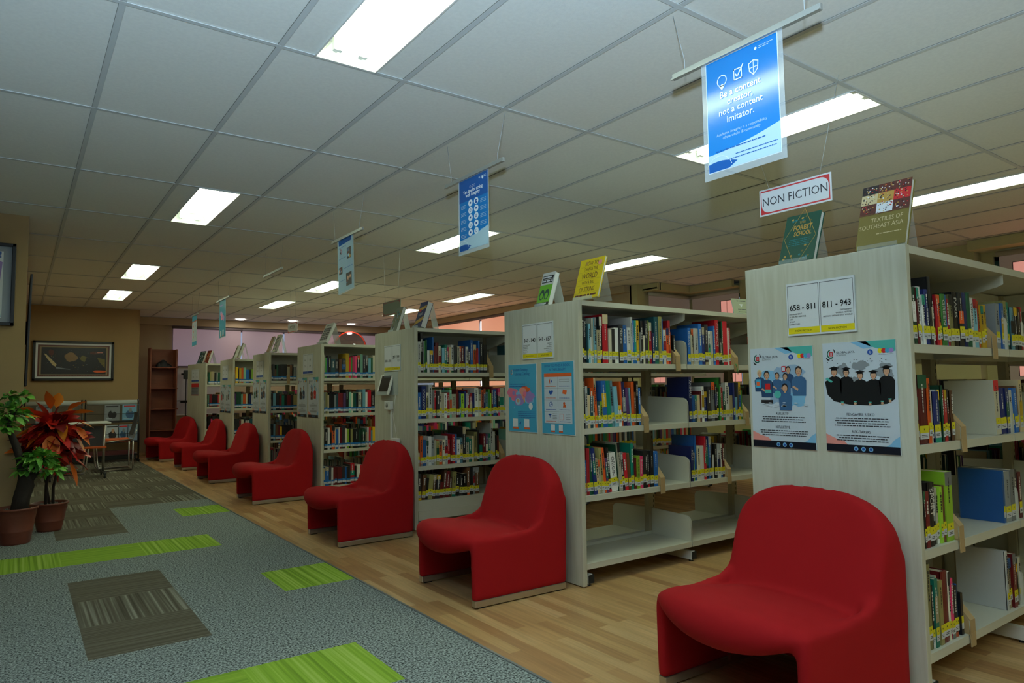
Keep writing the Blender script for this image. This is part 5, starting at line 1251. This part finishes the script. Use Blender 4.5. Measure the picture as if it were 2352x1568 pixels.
for x, y, rz, t in ((2.312, 1.545, -.035, 'large red lounge chair in front of the 658-811 bookcase'), (2.262, 3.375, -.02, 'red lounge chair in front of the 360-540 bookcase'),
                    (2.225, 5.175, .02, 'red lounge chair in front of the tablet bookcase'), (2.265, 7.545, .0, 'red lounge chair against the fourth bookcase, next after the tablet one'),
                    (2.275, 9.60, .02, 'red lounge chair against the fifth bookcase'), (2.305, 11.46, .0, 'red lounge chair against the sixth bookcase with two narrow posters'),
                    (2.195, 13.16, .18, 'red lounge chair closest to the back wall, beside the brown bookcase')):
    r = empty('lounge_chair', (x, y, 0), rz); tag(r, t, 'lounge chair', 'row of red lounge chairs')
    link('upholstered_shell', CH, r)
    for s in (-.300, .300): link('base_rail', RAIL, r, (0, s, 0)); link('foot_pad', PAD, r, (0, s, 0))
    link('brace_rod', ROD, r, (.05, .268, 0))

# ------------------------------------------------------------------ framed pictures and screen
m_fr = mat('black_frame', (24, 22, 22), .35)
r = empty('framed_artwork', (.771, 13.80, 1.714)); tag(r, 'black framed dark map artwork on the brown wall', 'framed picture')
W2, H2 = .585, .335
q = MB()
for a in ((-W2, W2, H2 - .04, H2), (-W2, W2, -H2, -H2 + .04), (-W2, -W2 + .04, -H2, H2), (W2 - .04, W2, -H2, H2)): q.bbox(a[0], a[1], -.012, .035, a[2], a[3], m_fr, .004)
q.build('frame', r)
S = Sheet(frame_at(Vector((-W2 + .035, .0, -H2 + .035)), (0, -1, 0)), .0006); ww, hh = 2 * W2 - .07, 2 * H2 - .07
rr = random.Random(6)
S.rect(0, 0, ww, hh, P['white'], 0); S.rect(.035, .035, ww - .035, hh - .035, P['brown'], 1); S.rect(.06, .055, ww - .06, hh - .055, mat('print_sand', (150, 130, 100), .5), 2); S.rect(.085, .075, ww - .085, hh - .075, P['navy'], 3)
S.rect(.085, .075, ww - .085, hh - .075, mat('print_dusk', (40, 36, 38), .3), 3.2)
for q_ in range(40): S.rect(.085 + (ww - .17) * q_ / 40, .055, .085 + (ww - .17) * (q_ + .5) / 40, .062, P['brown'], 3)
S.poly([(.12, .42), (.15, .41), (.30, .24), (.29, .20), (.25, .22), (.15, .36)], P['cream'], 4); S.blob(.50, .36, .09, .075, mat('print_earth', (140, 110, 76), .5), 4, j=.3, rnd=rr)
S.poly([(.28, .20), (.48, .16), (.50, .15), (.30, .17)], P['grey'], 4); S.blob(.68, .33, .045, .05, P['olive'], 4, j=.4, rnd=rr); S.poly([(.88, .36), (1.0, .33), (1.0, .18), (.92, .28)], P['olive'], 4)
S.blob(.22, .44, .04, .05, P['brown'], 4, rnd=rr); S.blob(.84, .44, .07, .025, P['brown'], 4, rnd=rr); S.rect(.88, .44, .97, .455, P['salmon'], 5); S.blob(.92, .12, .10, .02, P['orange'], 4, rnd=rr)
for q_ in range(50): S.blob(rr.uniform(.12, .98), rr.uniform(.1, .48), .006, .004, P[rr.choice(('grey', 'brown', 'gold'))], 5, n=6, rnd=rr)
S.mb.build('picture', r, recalc=False)
r = empty('framed_poster', (-.32, 6.99, 2.055)); tag(r, 'black framed poster with a violet shape on the pale mount by the plants', 'framed picture')
W2, H2 = .28, .342; q = MB()
for a in ((-W2, W2, H2 - .028, H2), (-W2, W2, -H2, -H2 + .028), (-W2, -W2 + .028, -H2, H2), (W2 - .028, W2, -H2, H2)): q.bbox(a[0], a[1], -.022, .008, a[2], a[3], m_fr, .004)
q.build('frame', r)
S = Sheet(frame_at(Vector((-W2 + .02, .0, -H2 + .02)), (0, -1, 0)), .0006); ww, hh = 2 * W2 - .04, 2 * H2 - .04
S.rect(0, 0, ww, hh, mat('grey_mount', (150, 158, 166), .3), 0); S.rect(.05, .045, ww - .065, hh - .05, P['white'], 1)
S.poly([(.1, .1), (ww - .1, .16), (ww - .07, hh - .14), (ww - .12, hh - .11), (.2, hh - .1)], P['lilac'], 2); S.poly([(.06, .05), (ww - .07, .05), (ww - .08, .12), (.1, .07)], P['sky'], 3)
S.text('t!', ww - .075, hh - .10, .07, P['blue'], 3, 'RIGHT', bold=.002)
S.mb.build('picture', r, recalc=False)
r = empty('wall_screen', (.058, 7.6, 1.70)); tag(r, 'thin black screen seen edge on at the corner of the brown pier', 'screen')
q = MB(); q.bbox(-.004, .014, -.46, .40, -.48, .48, m_fr, .004); q.build('screen_panel', r); r.rotation_euler = (0, math.radians(.9), 0)
q = MB(); q.box(-.017, .0, -.1, .1, -.1, .1, m_rubber); q.build('wall_bracket', r)

# ------------------------------------------------------------------ round mirror
r = empty('traffic_mirror', (6.13, 14.80, 2.14), 0); tag(r, 'round convex mirror with an orange rim by the back windows', 'mirror'); r.rotation_euler = (0, 0, math.radians(-18))
q = MB(); rad = .345; prof = [(rad * t / 10, -(.05) * (1 - (t / 10) ** 2)) for t in range(10, -1, -1)]
q2 = MB(); q2.lathe(prof, mat('mirror_dome', (190, 188, 196), .03, 1.0), 40); Mx = Matrix.Rotation(PI / 2, 4, 'X')
q2.v = [tuple(Matrix.Rotation(-PI / 2, 4, 'X') @ Vector(p)) for p in q2.v]; q2.v = [(p[0], -abs(p[1]), p[2]) for p in q2.v]; q2.build('mirror_dome', r)
q = MB(); q.tube([(rad * math.cos(t * PI / 24), 0, rad * math.sin(t * PI / 24)) for t in range(49)], .016, mat('orange_rim', (220, 66, 40), .4), n=8, caps=False); q.build('rim', r)
q = MB(); q.tube([(0, 0, 0), (.06, .20, 0)], .02, m_fr, n=8); q.build('arm', r)

# ------------------------------------------------------------------ brown bookcase, whiteboard
m_bw = mat('mahogany_board', (142, 76, 50), .45, noise=(6, .12), scale=(1, 1, 5))
bc = empty('corner_bookcase', (2.0, 14.35, 0)); tag(bc, 'tall dark brown open bookcase in the back corner', 'bookcase')
q = MB(); q.bbox(0, .025, 0, .32, 0, 2.0, m_bw, .002); q.build('side_panel', bc)
q = MB(); q.bbox(.445, .47, 0, .30, 0, 1.98, m_bw, .002); q.build('side_panel', bc)
q = MB(); q.box(.02, .45, .295, .31, 0, 1.99, m_bw); q.build('back_board', bc)
q = MB()
for z in (1.64, 1.25, .86, .46, .06):
    q = MB(); q.bbox(.025, .49 if z > .1 else .445, -.0, .295, z - .02, z, m_bw, .002); q.build('shelf_board', bc)
q = MB(); rr = random.Random(2); m_bl = mat('dark_bundle', (34, 36, 42), .6)
for cx_, w_, h_ in ((.18, .07, .10), (.24, .09, .14), (.32, .07, .07)):
    n = 12
    q.lathe([(w_, 0), (w_ * .95, h_ * .4), (w_ * .6, h_ * .8), (w_ * .2, h_), (0, h_)], m_bl, 16, (cx_ + 2.0, 14.47, 1.6405))
tag(q.build('cap'), 'dark crumpled cap lying on the upper shelf of the brown bookcase', 'cap')
wb = empty('whiteboard', (2.95, 15.08, 1.22)); tag(wb, 'pale lilac whiteboard under the back blinds beside the brown bookcase', 'whiteboard')
q = MB(); q.bbox(-.42, .50, .0, .02, -.5, .42, mat('board_lilac_white', (206, 198, 200), .4), .003); q.build('board', wb)
q = MB(); q.bbox(-.42, .50, -.008, .022, -.52, -.5, m_white, .002); q.build('tray', wb)
ms = empty('music_stand', (2.72, 14.87, 0)); tag(ms, 'black metal stand with clamp and tray behind the askew bookcase', 'stand')
q = MB(); q.tube([(0, 0, .02), (0, 0, 1.5)], .011, m_fr, n=8); q.build('pole', ms)
q = MB(); q.bbox(-.05, .035, -.03, .03, 1.42, 1.60, m_fr, .008); q.tube([(-.09, 0, 1.52), (-.04, 0, 1.52)], .018, m_fr, n=8); q.build('clamp', ms)
q = MB(); q.bbox(-.26, .08, -.10, .10, .985, 1.0, m_fr, .003); q.bbox(-.10, .06, -.06, .06, .95, .985, m_fr, .003); q.build('tray', ms)
for a in (0, 2.1, 4.2):
    q = MB(); q.tube([(0, 0, .25), (.25 * math.cos(a), .25 * math.sin(a), .01)], .008, m_fr, n=6); q.build('leg', ms)

# ------------------------------------------------------------------ magazine racks
def rack(x0, label, seed):
    r = empty('magazine_rack', (x0, 13.3, 0)); tag(r, label, 'magazine rack', 'black magazine racks by the brown wall')
    w_ = .78
    for x in (0, w_):
        q = MB(); q.tube([(x, .02, .03), (x, .06, .5), (x, .14, .96), (x, .20, 1.04), (x, .25, 1.03)], .014, m_fr, n=8); q.tube([(x, -.06, .02), (x, .30, .02)], .014, m_fr, n=8); q.build('side_frame', r)
    for z in (.32, .66):
        q = MB(); yy = .02 + z * .11; q.box(.01, w_ - .01, yy, yy + .012, z, z + .30, mat('rack_sheet', (92, 80, 62), .5)); q.box(.01, w_ - .01, yy - .04, yy, z, z + .006, m_fr); q.box(.01, w_ - .01, yy - .045, yy - .038, z, z + .03, m_fr)
        q.tube([(.01, yy - .045, z + .15), (w_ - .01, yy - .045, z + .15)], .004, m_fr, n=6); q.build('tier', r)
    q = MB(); q.tube([(.02, .17, .995), (w_ - .02, .17, .995)], .045, mat('paper_roll', (196, 204, 202), .6), n=14)
    tag(q.build('paper_roll', r), 'white paper roll')
    q = MB(); q.box(.01, w_ - .01, .03, .20, .10, .12, m_fr); q.box(.03, w_ - .06, .04, .19, .12, .19, mat('dark_red_box', (80, 26, 28), .7)); q.build('base_tray', r)
    rr = random.Random(seed)
    return r
rack(.93, 'black magazine rack with a white paper roll on top, full of magazines', 1)
rack(.10, 'black magazine rack behind the red and orange plant', 2)
rr = random.Random(12)
mi = 0
mlab = ['magazine with blurry dark photo and white strip, upper rack tier', 'pale blue magazine with red title, upper tier of the rack', 'magazine with a dark haired figure on its cover, lower tier', 'magazine with a red title overlapping its neighbour, lower tier',
        'pale blue and grey magazine at the end of the lower tier', 'grey magazine on the rack behind the plant, upper tier', 'white magazine on the rack behind the plant, lower tier']
for x, z, w_, c1, c2 in ((1.20, .685, .22, 'grey', 'hair'), (1.46, .685, .215, 'sky', 'red'), (1.22, .345, .19, 'paper', 'hair'), (1.40, .345, .15, 'wash', 'red'), (1.54, .345, .15, 'wash', 'grey'), (.25, .685, .21, 'grey', 'ink'), (.5, .345, .21, 'paper', 'blue')):
    yy = 13.3 + .02 + z * .11 - .022
    S = Sheet(frame_at(Vector((x, yy, z + .009)), (0, -1, 0)), .0006); S.board(w_, .27, .004, P[c1]); S.rect(0, 0, w_, .27, P[c1], .5)
    S.blob(w_ * .5, .10, w_ * .3, .07, P[c2 if c2 != 'red' else 'shirt'], 1, rnd=rr); S.blob(w_ * .55, .17, w_ * .12, .035, P['skin'] if mi == 2 else P['grey'], 2, rnd=rr)
    S.rect(w_ * .1, .23, w_ * .9, .25, P[c2], 2); S.rect(w_ * .1, .03, w_ * .5, .04, P['paper'], 2)
    tag(S.mb.build('magazine', recalc=False), mlab[mi], 'magazine', 'magazines on the racks'); mi += 1

# ------------------------------------------------------------------ orange seats and the flip top table
m_orange = mat('orange_seat_cloth', (206, 92, 34), .8); m_gback = mat('grey_back_shell', (66, 70, 74), .5); m_dkm = mat('dark_metal', (60, 62, 62), .4, .5)
def side_chair(x, y, rz, label):
    r = empty('visitor_chair', (x, y, 0), rz); tag(r, label, 'chair', 'orange seated chairs')
    q = MB(); q.bbox(-.22, .22, -.22, .22, .43, .468, m_orange, .012); q.build('seat', r)
    q = MB(); P_ = []
    for t in range(9):
        u = t / 8; P_.append((.235 + .05 * math.sin(u * PI * .6) + .02 * u, .52 + .34 * u))
    q.prism(P_ + [(a + .012, b_) for a, b_ in reversed(P_)], 'y', -.20, .20, m_gback); q.build('backrest', r)
    for s in (-1, 1):
        q = MB(); y_ = s * .225
        q.tube([(.29, y_, .60), (.245, y_, .46), (-.20, y_, .425), (-.235, y_, .40), (-.20, y_, .05), (-.17, y_, .016), (.24, y_, .016), (.25, y_, .05), (.245, y_, .44)], .011, m_chrome, n=8); q.build('leg', r)
    q = MB(); q.tube([(.24, -.225, .016), (.24, .225, .016)], .011, m_chrome, n=8); q.tube([(-.2, -.225, .42), (-.2, .225, .42)], .011, m_chrome, n=8); q.build('cross_bar', r)
side_chair(1.19, 12.0, 0, 'orange seated chrome chair in front of the magazine rack')
side_chair(.62, 11.80, PI, 'orange seated chrome chair behind the red leaved plant')
r = empty('flip_table', (.72, 11.15, 0)); tag(r, 'small wheeled table with white top and grey screen panel behind the plants', 'table')
q = MB(); q.bbox(-.42, .34, -.26, .26, .735, .76, m_white, .006); q.build('table_top', r)
q = MB(); q.bbox(-.36, .26, -.03, -.015, .42, .70, m_gback, .004); q.build('modesty_panel', r)
q = MB(); q.bbox(-.36, .30, -.16, .16, .40, .425, m_orange, .006); q.build('lower_shelf', r)
for s in (-.34, .28):
    q = MB(); q.tube([(s, 0, .07), (s, 0, .735)], .018, m_chrome if s > 0 else m_dkm, n=10); q.build('leg', r)
    q = MB(); q.bbox(s - .02, s + .02, -.27, .27, .055, .08, m_dkm, .005); q.build('foot', r)
    for t in (-.25, .25):
        q = MB(); q.tube([(s - .01, t, .028), (s + .01, t, .028)], .028, m_rubber, n=14); q.build('caster', r)

# ------------------------------------------------------------------ potted plants
m_terra = mat('terracotta_plastic', (116, 58, 42), .45); m_gravel = mat('pale_gravel', (130, 128, 112), .9, noise=(120, .5)); m_bark = mat('dark_bark', (44, 34, 28), .9, bump=(60, .8))
LG = [mat('leaf_green_%s' % a, c, .45) for a, c in (('a', (104, 168, 60)), ('b', (134, 194, 78)), ('c', (70, 128, 44)))]
LR = [mat('leaf_red_%s' % a, c, .45) for a, c in (('a', (190, 34, 30)), ('b', (214, 62, 44)), ('c', (112, 16, 18)))]
LO = [mat('leaf_orange_%s' % a, c, .45) for a, c in (('a', (236, 140, 34)), ('b', (224, 108, 30)))]
def leaf(B, base, dirv, ln, wd, m, droop, r):
    d_ = Vector(dirv).normalized(); sd = d_.cross(Vector((0, 0, 1)))
    if sd.length < .1: sd = Vector((1, 0, 0))
    sd.normalize(); sd = (Matrix.Rotation(r.uniform(-.7, .7), 3, d_) @ sd); n_ = sd.cross(d_)
    pts = []
    for u, wv in ((0, .06), (.18, .6), (.42, 1), (.7, .72), (.9, .28), (1, .02)):
        c = Vector(base) + d_ * ln * u + Vector((0, 0, -1)) * droop * ln * u * u
        pts.append((c - sd * wd * wv / 2 + n_ * wd * .12 * wv, c, c + sd * wd * wv / 2 + n_ * wd * .12 * wv))
    vs = [p for t in pts for p in t]
    fs = []
    for i in range(5):
        a = i * 3; fs += [(a, a + 1, a + 4, a + 3), (a + 1, a + 2, a + 5, a + 4)]
    B.mesh(vs, fs, m, True)
def pot(parent, r0, r1, h_):
    q = MB(); q.lathe([(0, 0), (r0 * .96, 0), (r0, .012), (r0 * 1.02, .02), (r0 + (r1 - r0) * .33, h_ * .34), (r0 + (r1 - r0) * .33 + .003, h_ * .36), (r0 + (r1 - r0) * .36, h_ * .38), (r0 + (r1 - r0) * .8, h_ * .78), (r0 + (r1 - r0) * .8 + .004, h_ * .80), (r1 * .97, h_ * .93), (r1 * 1.05, h_ * .94), (r1 * 1.06, h_), (r1 * .97, h_), (r1 * .94, h_ * .9)], m_terra, 36); q.build('pot', parent)
    q = MB(); q.lathe([(r1 * .95, h_ * .90), (r1 * .6, h_ * .93), (0, h_ * .945)], m_gravel, 24)
    rr = random.Random(3)
    for _ in range(70):
        a, u = rr.uniform(0, 2 * PI), r1 * .88 * rr.random() ** .5; c = (u * math.cos(a), u * math.sin(a), h_ * .93); s = rr.uniform(.004, .008)
        q.lathe([(0, -s), (s, 0), (0, s)], m_gravel, 5, c)
    q.build('gravel', parent)
def cluster(B, c, rad, n, ln, wd, mats, r, flat=.6, out=1.0):
    for _ in range(n):
        a, b_ = r.uniform(0, 2 * PI), r.uniform(-.5, 1) * PI / 2
        v = Vector((math.cos(a) * math.cos(b_), math.sin(a) * math.cos(b_), math.sin(b_) * flat)); u = r.random() ** .5
        base = Vector(c) + Vector((v.x * rad[0], v.y * rad[1], v.z * rad[2])) * u * .8
        leaf(B, base, v + Vector((0, 0, r.uniform(-.3, .3))), ln * r.uniform(.7, 1.2), wd * r.uniform(.8, 1.2), r.choice(mats), r.uniform(.1, .6), r)
t1 = empty('potted_bonsai', (.02, 6.62, 0)); tag(t1, 'artificial bonsai tree with a thick curved trunk and light green leaves', 'potted plant')
pot(t1, .098, .138, .275)
q = MB(); q.tube([(.02, 0, .24), (.03, 0, .34), (.055, 0, .44), (.05, 0, .50), (.03, 0, .55)], [.062, .058, .060, .05, .03], m_bark, n=14)
q.tube([(.05, 0, .47), (.03, .0, .56), (.01, 0, .66), (-.02, 0, .76), (-.05, 0, .84), (-.07, 0, .95), (-.06, 0, 1.02)], [.042, .034, .028, .026, .022, .016, .008], m_bark, n=12)
q.tube([(.06, 0, .46), (.11, -.01, .53), (.14, -.02, .60), (.17, -.02, .64)], [.036, .028, .018, .008], m_bark, n=10)
q.tube([(-.06, 0, .93), (-.02, .0, 1.02), (.03, 0, 1.08)], [.010, .006, .004], m_bark, n=6)
q.build('trunk', t1)
q = MB(); rg = random.Random(17)
cluster(q, (-.07, 0, 1.0), (.13, .10, .13), 120, .072, .043, LG, rg); cluster(q, (-.10, 0, .90), (.10, .09, .07), 50, .068, .043, LG, rg)
cluster(q, (.035, 0, 1.13), (.045, .05, .05), 16, .062, .043, LG, rg); cluster(q, (-.06, 0, 1.14), (.05, .05, .04), 14, .062, .043, LG, rg)
cluster(q, (.14, -.02, .64), (.13, .10, .08), 150, .076, .043, LG, rg, .7); cluster(q, (.20, -.02, .55), (.09, .08, .07), 60, .074, .043, LG, rg, .9); cluster(q, (.05, -.02, .56), (.07, .07, .04), 22, .068, .043, LG, rg)
q.build('foliage', t1, recalc=False)
t2 = empty('potted_croton', (.252, 7.06, 0)); tag(t2, 'artificial plant with big red and orange leaves in a brown pot', 'potted plant')
pot(t2, .090, .130, .235)
q = MB(); q.tube([(-.03, 0, .21), (-.03, 0, .38), (.0, 0, .55), (.03, 0, .75), (.02, 0, .95)], [.012, .012, .011, .010, .006], m_bark, n=8); q.tube([(.02, 0, .21), (.02, 0, .36), (.05, 0, .52), (.02, .02, .72)], [.012, .011, .010, .008], m_bark, n=8)
q.tube([(.0, .0, .21), (-.05, .02, .5), (-.08, 0, .8)], [.009, .008, .006], m_bark, n=8); q.tube([(.05, 0, .50), (.14, -.02, .56), (.19, -.02, .50)], [.006, .004, .003], LR[1], n=6); q.tube([(.04, 0, .44), (.13, -.02, .47), (.19, -.02, .38)], [.005, .004, .002], LR[1], n=6)
q.build('stem', t2)
q = MB(); rg = random.Random(23)
for c, n, mats_, ln in (((0, 0, .86), 46, LR, .20), ((-.07, 0, .72), 22, LR, .19), ((.09, 0, .74), 22, LR, .19), ((.02, -.03, .78), 26, LR, .18), ((.12, -.03, .62), 12, LR, .17), ((-.10, -.03, .64), 9, LR, .16)):
    cluster(q, (c[0], c[1] - .05, c[2]), (.11, .07, .10), n, ln, .105, mats_, rg, .8)
for c, dv in (((-.08, -.09, .95), (-.7, -.3, .25)), ((-.02, -.08, 1.02), (-.2, -.2, 1)), ((.02, -.08, 1.03), (.1, -.2, 1)), ((-.08, -.1, .86), (-.9, -.3, 0)), ((-.05, -.14, .86), (-.6, -.4, -.5)), ((-.02, -.15, .80), (-.15, -.5, -.9)),
              ((-.01, -.15, .80), (.25, -.5, -.9)), ((.14, -.06, .98), (.9, -.2, .1)), ((.14, -.06, .92), (.9, -.2, -.3)), ((.15, -.06, .87), (.7, -.2, -.7)), ((.10, -.08, 1.0), (.5, -.3, .5)), ((.15, -.05, .80), (.5, -.3, -.9)), ((.05, -.1, .98), (.3, -.6, .2)),
              ((-.14, -.05, .9), (-.9, -.2, -.2)), ((-.12, -.08, 1.0), (-.9, -.3, .3)), ((.13, -.05, .56), (.3, -.2, -.9)), ((-.15, -.08, .70), (-.8, -.2, -.1)), ((.06, -.12, .92), (.1, -.4, -.8))):
    leaf(q, c, dv, rg.uniform(.16, .21), rg.uniform(.075, .10), rg.choice(LO), rg.uniform(.0, .4), rg)
q.build('foliage', t2, recalc=False)
